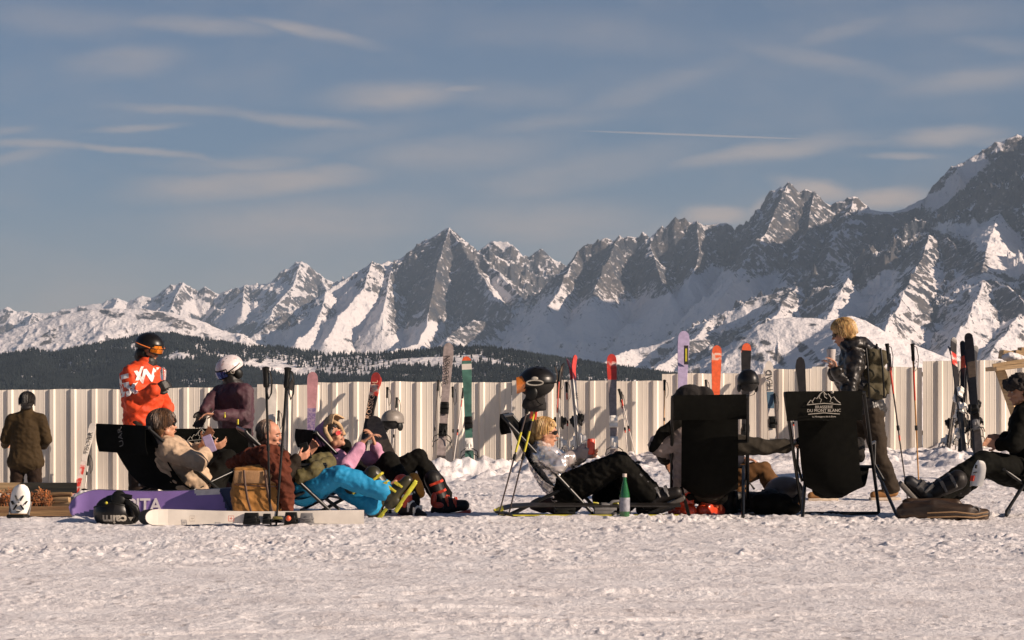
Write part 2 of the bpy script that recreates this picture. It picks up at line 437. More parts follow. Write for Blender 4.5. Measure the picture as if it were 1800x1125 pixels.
# ---------------------------------------------------------------- mountains
def roof_layer(px0, px1, d0, d1, ridges, nu=900, nt=240, floor=-200, amp=60, wl=420, k0=0.85, flute=28, fl=120, seed=0, rock=(0.75, 1.25), rn=0.35, snowpx=(), rockpx=(), low=None):
    u = (np.linspace(px0, px1, nu)-CX)/F
    Y = np.linspace(d0, d1, nt)[:, None]*np.ones((1, nu))
    X = u[None, :]*Y
    wl2 = 1.0 if k0 > .6 else .3
    wx = X+wl2*(190*fbm(X/700, Y/700, 4, seed+1)+60*fbm(X/170, Y/170, 3, seed+3)); wy = Y+wl2*(190*fbm(X/700, Y/700, 4, seed+2)+60*fbm(X/170, Y/170, 3, seed+4))
    Z = np.full(X.shape, float(floor)); Dm = np.full(X.shape, 1e9)
    for r in ridges:
        pts, k = r[0], (r[1] if len(r) > 1 else k0)
        q = [P(*p) for p in pts]
        s0 = 0.0
        for a, b in zip(q, q[1:]):
            ax, ay, az = a; bx, by, bz = b
            dx, dy = bx-ax, by-ay; ll = math.hypot(dx, dy)+1e-6
            t = np.clip(((wx-ax)*dx+(wy-ay)*dy)/ll**2, 0, 1)
            # near the crest use the unwarped position so that the skyline stays put
            t0 = np.clip(((X-ax)*dx+(Y-ay)*dy)/ll**2, 0, 1)
            dist0 = np.hypot(X-ax-t0*dx, Y-ay-t0*dy)
            dist = np.hypot(wx-ax-t*dx, wy-ay-t*dy)
            w = sstep(20, 260, dist0); dist = dist0*(1-w)+dist*w; t = t0*(1-w)+t*w
            s = s0+t*ll
            f = ridged(s/fl+0*s, dist/(fl*7), 3, seed+33)*flute*sstep(10, 220, dist)
            z = az+t*(bz-az)-k*dist*(1-0.00012*dist)+f-flute*.5*sstep(10, 220, dist)
            better = z > Z
            Z = np.where(better, z, Z); Dm = np.where(better, dist0, Dm)
            s0 += ll
    at = (0.12 if k0 < .6 else 0.24)+0.76*sstep(0, 260, Dm)
    if low: at = at*(.30+.70*sstep(low[0]-40, low[1]-40, Z))
    Z = Z+amp*at*(ridged(X/wl, Y/wl, 6, seed+50)-0.45)*1.5
    Z = Z+amp*0.42*(0.45+.55*at if not low else .06+.94*at)*(ridged(X/75, Y/75, 5, seed+60, .62)-.45)
    Z = np.maximum(Z, floor)
    dX = X[:, 1:2]-X[:, 0:1]
    gy, gx = np.gradient(Z); gx = gx/dX; gy = gy/((d1-d0)/(nt-1))
    sl = np.hypot(gx, gy)
    def blur(a):
        a = (a+np.roll(a, 1, 0)+np.roll(a, -1, 0))/3; return (a+np.roll(a, 1, 1)+np.roll(a, -1, 1))/3
    sl = 0.6*sl+0.4*blur(blur(sl))
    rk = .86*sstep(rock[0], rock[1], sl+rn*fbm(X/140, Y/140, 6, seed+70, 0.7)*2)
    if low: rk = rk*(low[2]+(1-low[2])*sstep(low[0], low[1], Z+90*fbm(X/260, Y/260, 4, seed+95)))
    PX = CX+F*X/Y; PY = HY-F*(Z-CH)/Y
    wob = 14*fbm(X/160, Y/160, 4, seed+80)
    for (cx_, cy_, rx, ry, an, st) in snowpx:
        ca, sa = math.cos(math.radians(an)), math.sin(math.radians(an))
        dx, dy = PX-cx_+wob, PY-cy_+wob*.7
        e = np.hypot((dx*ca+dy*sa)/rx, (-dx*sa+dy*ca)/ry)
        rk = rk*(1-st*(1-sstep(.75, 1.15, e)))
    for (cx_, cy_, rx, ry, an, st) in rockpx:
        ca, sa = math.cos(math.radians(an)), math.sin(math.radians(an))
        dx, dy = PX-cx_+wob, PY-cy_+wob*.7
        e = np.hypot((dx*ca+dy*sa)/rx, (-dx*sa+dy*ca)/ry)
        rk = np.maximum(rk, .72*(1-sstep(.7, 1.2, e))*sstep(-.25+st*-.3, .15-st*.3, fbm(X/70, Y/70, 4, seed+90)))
    return X, Y, Z, rk

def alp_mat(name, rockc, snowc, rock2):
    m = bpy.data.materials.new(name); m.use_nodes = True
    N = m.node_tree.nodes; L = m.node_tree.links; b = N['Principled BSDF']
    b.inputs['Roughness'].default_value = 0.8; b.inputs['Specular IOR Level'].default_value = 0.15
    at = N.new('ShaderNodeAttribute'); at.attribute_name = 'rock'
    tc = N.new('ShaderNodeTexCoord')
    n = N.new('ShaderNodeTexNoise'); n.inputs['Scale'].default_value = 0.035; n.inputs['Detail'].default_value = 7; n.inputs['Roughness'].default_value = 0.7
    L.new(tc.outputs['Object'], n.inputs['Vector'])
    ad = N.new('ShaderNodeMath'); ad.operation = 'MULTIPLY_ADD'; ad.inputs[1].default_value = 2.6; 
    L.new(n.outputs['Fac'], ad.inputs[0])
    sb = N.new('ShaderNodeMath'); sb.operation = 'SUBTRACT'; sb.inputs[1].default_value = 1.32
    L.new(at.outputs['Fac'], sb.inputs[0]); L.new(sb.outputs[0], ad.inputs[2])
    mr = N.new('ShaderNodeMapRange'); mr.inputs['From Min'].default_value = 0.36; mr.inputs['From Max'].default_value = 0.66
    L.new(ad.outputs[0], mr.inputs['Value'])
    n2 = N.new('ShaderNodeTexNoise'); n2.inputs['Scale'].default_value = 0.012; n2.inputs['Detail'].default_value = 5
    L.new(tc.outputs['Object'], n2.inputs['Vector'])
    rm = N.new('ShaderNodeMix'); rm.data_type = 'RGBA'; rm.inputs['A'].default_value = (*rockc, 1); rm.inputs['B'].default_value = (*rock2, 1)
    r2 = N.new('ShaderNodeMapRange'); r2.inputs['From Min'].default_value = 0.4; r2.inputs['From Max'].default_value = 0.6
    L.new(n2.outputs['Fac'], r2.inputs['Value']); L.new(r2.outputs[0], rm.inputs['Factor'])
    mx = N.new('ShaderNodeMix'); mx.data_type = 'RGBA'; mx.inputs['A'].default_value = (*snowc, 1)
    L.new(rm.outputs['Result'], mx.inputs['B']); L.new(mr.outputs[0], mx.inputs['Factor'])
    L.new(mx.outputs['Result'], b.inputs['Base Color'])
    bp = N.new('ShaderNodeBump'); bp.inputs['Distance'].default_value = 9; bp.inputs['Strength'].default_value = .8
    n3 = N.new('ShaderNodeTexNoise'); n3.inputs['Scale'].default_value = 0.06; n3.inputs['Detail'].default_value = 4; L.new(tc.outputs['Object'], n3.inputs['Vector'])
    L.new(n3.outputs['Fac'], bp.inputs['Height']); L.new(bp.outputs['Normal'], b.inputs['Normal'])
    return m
ALP = alp_mat('alpine_rock_and_snow', (.046, .050, .060), (.76, .72, .71), (.110, .098, .090))

def crest(pts, D): return [(x, y, D if not callable(D) else D(x)) for x, y in pts]
def add_range(name, args):
    X, Y, Z, rk = args
    o = link(name, grid_mesh(name, X, Y, Z, {'rock': rk}), ALP); o['kind'] = 'structure'
    return o
# far left range
A = crest([(-90,560),(-40,552),(0,545),(12,538),(30,548),(48,543),(55,548),(78,547),(100,548),(120,541),(150,536),(180,531),(207,522),(225,531),(238,524),(250,517),(268,521),(290,508),(300,500),(322,493),(340,505),(348,508),(360,500),(372,512),(385,516),(400,508),(430,500),(450,496),(470,498),(490,487),(498,483),(510,470),(519,461),(530,456),(540,463),(552,472),(565,487),(580,505),(600,520),(660,560)], 16000)
spA = [([(322,493,16000),(300,540,15400),(270,580,14900)],), ([(207,522,16000),(190,560,15400)],), ([(530,457,16000),(515,500,15500),(480,540,15000),(470,580,14600)],), ([(565,487,16000),(590,540,15300)],), ([(430,500,16000),(425,550,15200)],), ([(60,548,16000),(40,590,15000)],)]
add_range('far_range', roof_layer(-100, 680, 14000, 16300, [(A,)]+spA, nu=620, nt=200, floor=-100, amp=60, wl=380, k0=.85, seed=1, rock=(.70, 1.25), rn=.5,
    snowpx=[(420,555,45,18,-25,.8),(345,540,30,14,0,.7),(230,540,60,12,0,.7)]))
# the broad sunlit snow hill on the left
B = crest([(-120,650),(-40,620),(20,590),(70,562),(120,548),(165,543),(215,541),(260,542),(300,548),(340,560),(375,580),(420,604),(470,640)], 9500)
add_range('snow_hill', roof_layer(-110, 500, 7600, 9900, [(B, .40)], nu=480, nt=160, floor=0, amp=30, wl=520, k0=.4, flute=10, fl=100, seed=2, rock=(.75, 1.1), rn=.28,
    rockpx=[(320,572,85,10,22,.35),(230,556,70,7,8,.2),(90,590,30,10,-40,.2)]))
# the great pyramid in the middle and its shoulders
C = crest([(400,612),(440,588),(490,560),(540,528),(575,506),(600,495),(612,488),(625,480),(640,469),(655,458),(668,462),(680,459),(690,463),(700,459),(712,449),(722,440),(735,434),(745,429),(755,422),(766,410),(775,403),(783,399),(790,395),(798,400),(806,407),(815,415),(826,427),(835,433),(845,436),(856,430)], lambda x: 12400+min(0, (x-700))*2.2)
C2 = crest([(830,440),(850,434),(858,424),(868,420),(878,422),(890,421),(898,432),(906,444),(915,451),(922,446),(930,450),(940,443),(950,438),(962,446),(972,452),(985,456),(996,462),(1030,480),(1100,500)], 13400)
spC = [([(790,395,12400),(780,430,12150),(768,470,11900),(758,520,11600),(750,570,11200),(735,600,10900)], 1.25),
       ([(790,395,12400),(822,445,12050),(850,490,11700),(880,530,11300),(905,560,11000)], 1.05),
       ([(826,427,12400),(868,470,12000),(900,500,11700),(930,540,11300)], 1.0),
       ([(655,458,12300),(640,500,11900),(600,545,11500),(570,600,11000)], .8),
       ([(690,463,12350),(680,510,11900),(668,560,11300)], .9),
       ([(575,506,12100),(560,560,11500),(520,600,11000)], .75),
       ([(735,600,10900),(690,615,10600),(640,640,10200)], .6),
       ([(905,560,11000),(860,560,10900),(800,575,10700),(770,610,10400)], .85)]
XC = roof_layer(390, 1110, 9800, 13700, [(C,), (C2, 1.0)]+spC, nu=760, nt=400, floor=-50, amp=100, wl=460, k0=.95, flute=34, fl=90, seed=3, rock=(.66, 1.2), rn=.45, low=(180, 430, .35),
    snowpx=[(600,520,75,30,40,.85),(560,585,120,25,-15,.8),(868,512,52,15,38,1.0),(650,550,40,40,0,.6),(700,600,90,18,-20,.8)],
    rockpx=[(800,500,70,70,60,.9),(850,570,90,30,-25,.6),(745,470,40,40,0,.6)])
add_range('pyramid_peak', XC)
# the jagged aiguilles running right, up to the high snow shoulder
Dc = crest([(880,560),(910,545),(935,520),(955,500),(975,482),(990,468),(1003,458),(1008,446),(1016,438),(1025,430),(1033,427),(1041,431),(1050,425),(1055,429),(1062,420),(1075,419),(1085,414),(1089,407),(1095,412),(1103,409),(1112,411),(1120,414),(1127,416),(1130,408),(1134,418),(1141,424),(1150,418),(1156,412),(1160,402),(1164,395),(1168,402),(1174,394),(1180,387),(1187,382),(1193,386),(1200,388),(1212,392),(1225,388),(1237,394),(1250,389),(1262,385),(1275,384),(1285,388),(1294,398),(1305,404),(1322,388),(1334,374),(1342,362),(1350,352),(1357,345),(1364,337),(1368,329),(1372,325),(1375,334),(1379,336),(1383,322),(1386,317),(1389,327),(1394,336),(1403,334),(1415,330),(1430,336),(1440,344),(1448,355),(1460,360),(1475,352),(1490,349),(1502,349),(1512,354),(1522,363)], 11200)
De = crest([(1515,358),(1540,364),(1570,364),(1600,355),(1625,343),(1645,330),(1652,318),(1662,306),(1672,294),(1684,283),(1697,277),(1712,266),(1728,258),(1748,250),(1762,247),(1775,243),(1788,241),(1800,240),(1830,215),(1900,180),(1960,150)], 11000)
spD = [([(1141,424,11200),(1150,450,10900),(1165,490,10500),(1180,520,10200)], 1.2),
       ([(1386,317,11200),(1350,400,10600),(1310,450,10200),(1280,500,9800),(1240,560,9400)], .95),
       ([(1430,336,11200),(1420,400,10700),(1400,450,10300),(1380,490,9900)], 1.0),
       ([(1500,350,11200),(1480,400,10700),(1450,450,10200),(1420,480,9900)], .9),
       ([(1085,415,11200),(1060,470,10800),(1040,520,10400)], 1.1),
       ([(1016,438,11200),(985,500,10700),(960,540,10400)], 1.0),
       ([(1225,388,11200),(1230,440,10800),(1210,500,10300)], 1.1)]
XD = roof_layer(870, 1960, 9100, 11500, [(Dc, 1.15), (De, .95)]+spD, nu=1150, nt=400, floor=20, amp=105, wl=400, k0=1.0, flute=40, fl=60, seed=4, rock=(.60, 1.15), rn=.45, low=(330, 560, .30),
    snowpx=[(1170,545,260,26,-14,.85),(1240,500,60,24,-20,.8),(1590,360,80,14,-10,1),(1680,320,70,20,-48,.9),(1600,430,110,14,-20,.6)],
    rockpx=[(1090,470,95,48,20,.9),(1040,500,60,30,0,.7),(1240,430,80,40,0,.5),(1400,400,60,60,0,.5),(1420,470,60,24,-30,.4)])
add_range('aiguille_range', XD)
# unseen rise of the massif beyond the right edge, added to shade the aiguilles' flanks
Dm_ = crest([(1880,205),(1960,150)], 10700)+[(2010,108,9900),(2130,-10,9500),(2260,-140,9200),(2420,-210,9000),(2600,-180,8900),(2900,-40,8900)]
add_range('shading_massif', roof_layer(1870, 3100, 7300, 11400, [(Dm_, .95)], nu=300, nt=130, floor=20, amp=90, wl=420, k0=1.0, flute=40, fl=60, seed=14, rock=(.8, 1.3)))
# long flanks in front, running down from the right to the left
E = crest([(960,690),(1010,662),(1060,640),(1110,612),(1165,596),(1220,575),(1270,548),(1310,525),(1350,510),(1400,497),(1450,480),(1500,462),(1550,440),(1600,412),(1640,394),(1680,402),(1710,400),(1740,372),(1765,345),(1785,312),(1800,296),(1850,250),(1950,200)], lambda x: 8600+(x-1400)*.4)
spE = [([(1765,345,8750),(1740,420,8100),(1725,470,7700)], .6), ([(1640,394,8700),(1672,425,8350),(1700,455,8000),(1735,480,7700),(1800,520,7300)], .95),
       ([(1640,394,8700),(1625,440,8200),(1600,490,7700),(1575,540,7300),(1550,590,6900)], .8),
       ([(1400,497,8600),(1370,540,8100),(1330,580,7700)], .6), ([(1250,560,8540),(1200,610,8000),(1150,650,7700)], .55), ([(1110,612,8480),(1040,650,8000)], .5),
       ([(1500,462,8640),(1480,510,8100),(1450,560,7600)], .65), ([(1735,480,7700),(1700,560,7100),(1660,620,6800)], .65), ([(1860,470,8000),(1800,540,7300),(1740,620,6800)], .6)]
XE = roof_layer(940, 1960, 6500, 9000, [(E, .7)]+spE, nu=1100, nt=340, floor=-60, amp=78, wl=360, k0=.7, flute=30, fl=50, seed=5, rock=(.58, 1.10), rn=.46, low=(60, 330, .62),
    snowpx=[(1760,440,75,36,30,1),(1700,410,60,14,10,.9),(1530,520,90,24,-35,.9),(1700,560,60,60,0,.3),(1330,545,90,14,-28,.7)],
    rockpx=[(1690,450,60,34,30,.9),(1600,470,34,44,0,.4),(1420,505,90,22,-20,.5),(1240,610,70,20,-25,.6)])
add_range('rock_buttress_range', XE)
# rounded sunlit snow dome above the fence at the right
Gc = crest([(1240,690),(1275,640),(1295,606),(1312,586),(1335,570),(1362,560),(1395,556),(1430,556),(1460,560),(1490,553),(1520,560),(1560,586),(1620,610),(1700,640),(1800,665),(1900,680)], 5200)
add_range('snow_dome', roof_layer(1230, 1900, 4300, 5500, [(Gc, .62), ([(1470,558,5200),(1500,610,4800),(1520,650,4600)], .5)], nu=560, nt=220, floor=-60, amp=17, wl=210, k0=.55, flute=26, fl=45, seed=6, rock=(1.0, 1.35), rn=.30,
    rockpx=[(1320,615,34,14,40,.5),(1400,572,40,5,-6,.3),(1362,622,34,10,45,.5),(1425,625,34,10,45,.4),(1480,632,30,10,40,.4)]))
# dark valley slope between the dome and the flanks
for nm, pts, D in (('dark_slope', [(1100,700),(1130,672),(1180,652),(1215,640),(1250,628),(1285,612),(1310,600),(1330,640),(1350,700)], 5600),):
    add_range(nm, roof_layer(1100, 1350, 5100, 5800, [(crest(pts, D), .7)], nu=160, nt=80, floor=-60, amp=10, seed=7, flute=8, rock=(.1, .3), snowpx=[(1200,650,60,4,-15,.9),(1290,618,40,4,-25,.8)]))
# wooded hills: ground plus one wood of conifers
Hc = crest([(-120,640),(-40,645),(0,642),(30,626),(58,617),(85,631),(112,647),(135,641),(165,622),(200,604),(235,596),(265,591),(300,591),(340,597),(390,606),(440,613),(490,613),(540,620),(580,626),(620,622)], 5200)
Hd = crest([(560,630),(620,626),(680,622),(720,620),(760,618),(800,612),(840,612),(870,617),(900,628),(940,641),(980,652),(1030,661),(1090,668),(1160,672)], 4300)
HX, HY2, HZ, hr = roof_layer(-110, 700, 4300, 5500, [(Hc, .24), ([(58,617,5200),(40,660,4600)], .25), ([(300,590,5200),(330,640,4700)], .24)], nu=420, nt=110, floor=-60, amp=9, wl=200, k0=.22, flute=4, fl=90, seed=8, rock=(3, 4))
o = link('wooded_hill', grid_mesh('wooded_hill', HX, HY2, HZ, {'rock': hr}), ALP); o['kind'] = 'structure'
H2 = roof_layer(540, 1200, 3200, 4500, [(Hd, .16)], nu=360, nt=110, floor=-60, amp=5, wl=200, k0=.16, flute=3, fl=90, seed=9, rock=(3, 4))
o = link('meadow_hill', grid_mesh('meadow_hill', H2[0], H2[1], H2[2], {'rock': H2[3]}), ALP); o['kind'] = 'structure'

def wood(name, X, Y, Z, n, dens, hmin, hmax, seed):
    r = np.random.default_rng(seed); nr, nc = X.shape; M = n*14
    i = r.integers(0, nr-1, M); j = r.integers(0, nc-1, M); a = r.random(M); b = r.random(M)
    x = X[i, j]+(X[i, j+1]-X[i, j])*a; y = Y[i, j]+(Y[i+1, j]-Y[i, j])*b
    z = Z[i, j]*(1-a)*(1-b)+Z[i, j+1]*a*(1-b)+Z[i+1, j]*(1-a)*b+Z[i+1, j+1]*a*b
    px = CX+F*x/y; py = HY-F*(z-CH)/y
    ok = np.where((py < 700) & (r.random(M) < dens(px, py, x, y)))[0][:n]
    x, y, z = x[ok], y[ok], z[ok]; n = len(ok); k = 5
    h = r.uniform(hmin, hmax, n); w = h*r.uniform(.20, .32, n); ph = r.random(n)*6
    V = np.zeros((n, 12, 3))
    for t, (zz, ww) in enumerate(((.08, 1.0), (.45, .62))):
        for q in range(k):
            rr = w*ww*r.uniform(.75, 1.2, n)
            V[:, t*5+q] = np.stack([x+rr*np.cos(ph+q*1.2566), y+rr*np.sin(ph+q*1.2566), z+h*zz+r.uniform(-.03, .03, n)*h], -1)
    V[:, 10] = np.stack([x, y, z+h*.62], -1); V[:, 11] = np.stack([x, y, z+h], -1)
    tri = np.array([(q, (q+1) % k, 10) for q in range(k)]+[(5+q, 5+(q+1) % k, 11) for q in range(k)])
    Fc = (np.arange(n)[:, None, None]*12+tri[None]).reshape(-1, 3).astype(np.int32)
    me = bpy.data.meshes.new(name); me.vertices.add(n*12); me.vertices.foreach_set('co', V.reshape(-1).astype(np.float32))
    me.loops.add(Fc.size); me.polygons.add(len(Fc)); me.loops.foreach_set('vertex_index', Fc.reshape(-1))
    me.polygons.foreach_set('loop_start', np.arange(len(Fc), dtype=np.int32)*3); me.polygons.foreach_set('loop_total', np.full(len(Fc), 3, dtype=np.int32))
    me.update(calc_edges=True)
    o = link(name, me, CONIF); tag(o, None, kind='stuff'); return o
CONIF = mat('conifer_green', (.016, .020, .018), .9, var=.5, vs=.02, spec=.1)
def dens1(px, py, x, y):
    n = fbm(x/140., y/140., 3, 5)
    d = py-np.interp(px, [-120,0,58,85,112,135,165,200,265,340,440,540,620], [640,642,617,631,647,641,622,604,591,597,613,620,622])
    p = np.where((px > 230) & (px < 700), np.where(d < 7, np.where(px < 430, .95, .5), np.where(d < 36, np.where(px < 430, .42, .15), 1.0)*np.where((n > .04) & (d < 44), .08, 1)), np.where(d < 14, .5, 1.0))
    return np.where(px > 560, .5, 1)*p*np.where(n < .2, 1, .35)
def dens2(px, py, x, y):
    n = fbm(x/60., y/60., 3, 6)*10
    top = np.interp(px, [560,640,700,780,840,900,980,1090,1160], [640,640,624,620,616,634,655,670,676])
    m1 = np.interp(px, [640,700,760,840,930,1000], [662,646,650,640,652,664])
    return np.where(py < top+7, np.where(px > 690, .9, .35), np.where((py+n < m1-8) & (px > 640) & (px < 950), .015, np.where(py+n < m1, .1, 1.0)))
wood('conifer_forest', HX, HY2, HZ, 30000, dens1, 8, 14, 3)
wood('conifer_wood', H2[0], H2[1], H2[2], 12000, dens2, 6, 11.5, 4)

# ---------------------------------------------------------------- haze
hz = MB(); hz.box((0, 8400, 900), (12000, 8800, 1340))
o = hz.build('haze', None, sm=False); o['kind'] = 'stuff'
m = bpy.data.materials.new('haze'); m.use_nodes = True; nt2 = m.node_tree
nt2.nodes.remove(nt2.nodes['Principled BSDF'])
pv = nt2.nodes.new('ShaderNodeVolumePrincipled'); pv.inputs['Density'].default_value = 3.4e-5; pv.inputs['Color'].default_value = (.60, .78, 1.0, 1); pv.inputs['Anisotropy'].default_value = 0.1
nt2.links.new(pv.outputs[0], nt2.nodes['Material Output'].inputs['Volume'])
o.data.materials.append(m)
# ================================================================ things
BLK = mat('black_tube_paint', (.006, .006, .005), .35, var=.2)
SLING = mat('black_sling_fabric', (.0036, .0036, .0026), .9, var=.25, bump=.001, bs=300, spec=.10, fold=.004)
WHITEINK = mat('white_print', (.34, .31, .26), .7, var=.15, vs=60)
GREYP = mat('grey_plastic', (.16, .155, .15), .5)
BLKP = mat('black_plastic', (.007, .007, .006), .45, var=.3, spec=.22)
STEEL = mat('brushed_steel', (.5, .48, .45), .3, metal=1.0)
WHITEP = mat('white_plastic', (.72, .69, .63), .4)
SKIN = mat('skin', (.46, .23, .14), .5, var=.10, vs=25, spec=.35)
SKIN2 = mat('sun_reddened_skin', (.47, .22, .14), .5, var=.12, vs=25, spec=.35)

def text_mesh(txt, size, extr=0.0015, spacing=1.0, bold=0.0):
    cu = bpy.data.curves.new('lettering', 'FONT'); cu.body = txt; cu.size = size; cu.extrude = extr; cu.offset = bold*size; cu.resolution_u = 3
    cu.align_x = 'CENTER'; cu.align_y = 'CENTER'; cu.space_character = spacing
    o = bpy.data.objects.new('t', cu); COL.objects.link(o)
    dg = bpy.context.evaluated_depsgraph_get(); me = bpy.data.meshes.new_from_object(o.evaluated_get(dg))
    bpy.data.objects.remove(o); bpy.data.curves.remove(cu)
    return me
def lettering(txt, size, o, ux, uy, material, parent, name='lettering', sx=1.0, spacing=1.0, bold=0):
    """text centred on o, running along ux with its up along uy"""
    me = text_mesh(txt, size, spacing=spacing, bold=bold)
    un = ux.cross(uy)
    M = Matrix((ux*sx, uy, un)).transposed().to_4x4(); M.translation = Vector(o)
    me.transform(M)
    ob = link(name, me, material, parent)
    if parent is not None and parent.type == 'MESH': ob.matrix_parent_inverse = Matrix.Translation(-world_origin(parent))
    return ob

# ---------------------------------------------------------------- fence of profiled sheet
def fence_mat():
    return mat('cream_sheet_metal', (.70, .64, .55), .45, var=.13, vs=2.2, spec=.4, bump=.003, bs=5, col2=(.60, .54, .46), mixs=1.6, mixt=.58, stretch=(1, 1, .22))
FM = fence_mat()
def fx(px): return (px-CX)*FENCE_D/F
fence = thing('corrugated_fence', 'long cream corrugated metal fence standing in the snow behind the deck chairs', 'fence', (0, FENCE_D, 0))
def fence_panel(px0, px1, pytop, dy):
    m = MB(); x = fx(px0); x1 = fx(px1); zt = CH-(pytop-HY)*FENCE_D/F; y0 = FENCE_D+dy
    prof = []; per = .287
    xs = x
    while xs < x1:
        for dx, d in ((0, 0), (.056, 0), (.061, .003), (.066, 0), (.122, 0), (.127, .003), (.132, 0), (.188, 0), (.206, .028), (.256, .028), (.278, 0)):
            prof.append((xs+dx, y0-d))
        xs += per
    prof = [p for p in prof if p[0] <= x1]
    th = .004
    rows = []
    for k in range(9):
        z = -1.3+(zt+1.3)*k/8
        rows.append([(a, b+.006*math.sin(a*1.7+z*2.1), z+((.006*math.sin(a*3)+.004*math.sin(a*11)) if k == 8 else 0)) for a, b in prof])
    m.sheet(rows, th)
    o = m.build('fence_panel', FM, fence, sm=False)
    for zz in (.10, .9):
        b = MB(); b.box(((x+x1)/2, y0+.075, zt-zz), ((x1-x)/2-.02, .025, .03)); b.build('rail', GREYP, fence, sm=False)
    q = x+.1
    while q < x1:
        p = MB(); p.box((q, y0+.13, zt-1.2), (.03, .03, 1.15)); p.build('fence_post', GREYP, fence, sm=False); q += 2.2
for a in ((-160, 300, 684.5, 0), (296, 456, 681, .03), (452, 562, 676, .0), (558, 905, 671.5, .03), (900, 1168, 669, 0), (1164, 1346, 657, .03), (1342, 1432, 648, 0), (1428, 1628, 645, .03), (1622, 1960, 634, 0)):
    fence_panel(*a)

# ---------------------------------------------------------------- skis, boards, poles
def frame_on(base, top, toward=(0, -1, 0)):
    base, top = Vector(base), Vector(top); uy = (top-base).normalized()
    un = Vector(toward); un = (un-uy*un.dot(uy)).normalized(); ux = uy.cross(un).normalized()
    return ux, uy, un, (top-base).length

def ski_outline(Ls, w, tip='round', n=9):
    hw = w/2; pts = [(-hw*.86, 0), (hw*.86, 0)]
    for t in (.15, .3, .5, .68, .8): pts.append((hw*(1-.30*math.sin(math.pi*min(1, t/.88))), Ls*t))
    pts.append((hw, Ls*.9)); t0 = Ls-hw*1.5
    k = n if tip == 'round' else 5
    for i in range(k+1):
        a = math.pi*i/k
        yy = math.sin(a)**(.75 if tip == 'round' else 1)
        pts.append((hw*math.cos(a), t0+hw*1.5*yy))
    pts.append((-hw, Ls*.9))
    for t in (.8, .68, .5, .3, .15): pts.append((-hw*(1-.30*math.sin(math.pi*min(1, t/.88))), Ls*t))
    return pts

def ski_binding(parent, base, ux, uy, un, y, w, mats, heel=True):
    """toe piece and heel piece of one binding, standing off the top sheet along un"""
    m = MB(); o = base+uy*y+un*.02
    m.box(o+un*.012, (w*.42, .085, .012), (ux, uy, un))
    m.box(o+un*.034+uy*.02, (w*.46, .05, .024), (ux, uy, un), taper=.7)
    m.box(o+un*.055+uy*.045, (w*.3, .018, .012), (ux, uy, un))
    m.build('toe_piece', mats[0], parent, bev=.003)
    if heel:
        m = MB(); o2 = base+uy*(y-.33)+un*.02
        m.box(o2+un*.014, (w*.42, .09, .014), (ux, uy, un))
        m.box(o2+un*.048, (w*.36, .045, .036), (ux, uy, un), taper=.75)
        m.tube([o2+un*.06-uy*.02, o2+un*.10-uy*.06, o2+un*.105-uy*.12], [.017, .014, .010], 6)
        m.build('heel_piece', mats[1], parent, bev=.003)
        m = MB()
        for s in (-1, 1):
            m.tube([o2+ux*s*w*.34+un*.03-uy*.07, o2+ux*s*w*.85+un*.035-uy*.12, o2+ux*s*w*.95+un*.03-uy*.2], .006, 5)
        m.build('brake_arm', BLKP, parent)

def ski_pair(base, top, w, label, topm, base2=None, face=(0, -1, 0), tipm=None, tiplen=.2, bind=(BLKP, GREYP), bindy=None, gap=.018, mark=None, group='skis leaning along the fence', single=False, splay=.0, label_kind='pair of skis', tip='round', bottomm=None, name='ski_pair', bands=(), shift2=0.0, mat2=None):
    """skis standing on their tails, top sheets toward `face`"""
    base = Vector(base); top = Vector(top)
    ux, uy, un, Ls = frame_on(base, top, face)
    t = thing(name, label, 'skis' if not single else 'ski', base, group)
    out = ski_outline(Ls, w, tip); th = .013
    def curve(p, d=0):                             # tips bend away from the base line
        y = (p-base).dot(uy); k = max(0, y-(Ls-.22))/.22
        return p+un*(.055*k*k)
    for i in ((0, 1) if not single else (0,)):
        m = MB(); off = un*(-gap*i-.013*i)+ux*(splay*i)
        b0 = base+off+uy*shift2*i
        vs = [];
        # strip mesh so that the tip can bend
        ys = sorted({round(p[1], 4) for p in out})
        L_, R_ = [], []
        for y in ys:
            xs = [p[0] for p in out if abs(p[1]-y) < 2e-4]
            L_.append((min(xs), y)); R_.append((max(xs), y))
        L_ = [(x if x < 0 else -.004, y) for x, y in L_]; R_ = [(x if x > 0 else .004, y) for x, y in R_]
        sg = 1 if i == 0 else -1
        rows = []
        for (a, y), (b, _) in zip(L_, R_):
            k = max(0, y-(Ls-.24))/.24; cam_ = .012*math.sin(math.pi*min(1, y/(Ls-.24)))
            d = un*((.055*k*k)*(1 if i == 0 else -1)+cam_*(0 if i == 0 else 0))
            rows.append([b0+ux*a+uy*y+d, b0+ux*(a+b)/2+uy*y+d, b0+ux*b+uy*y+d])
        m.sheet(rows, th)
        me = m.mesh('ski')
        mats = [topm, tipm or topm]+[b[2] for b in bands]
        for p in me.polygons:
            y = sum(((Vector(m.v[v])-b0).dot(uy)) for v in p.vertices)/len(p.vertices)
            if tipm is not None and y > Ls-tiplen: p.material_index = 1
            for bi, b in enumerate(bands):
                if b[0] <= y/Ls <= b[1]: p.material_index = 2+bi
        ob = link('ski', me, [mat2]*len(mats) if (i and mat2) else mats, t)
        if bindy is not None:
            u2 = un if i == 0 else -un
            ski_binding(ob, b0, ux if i == 0 else -ux, uy, u2, bindy*Ls, w*(.95), bind)
        if i == 0 and mark:
            txt, size, at_, mm, rot = mark
            if rot: lettering(txt, size, b0+uy*at_*Ls+un*(.017), uy, -ux, mm, ob)
            else: lettering(txt, size, b0+uy*at_*Ls+un*(.017), ux, uy, mm, ob)
    return t

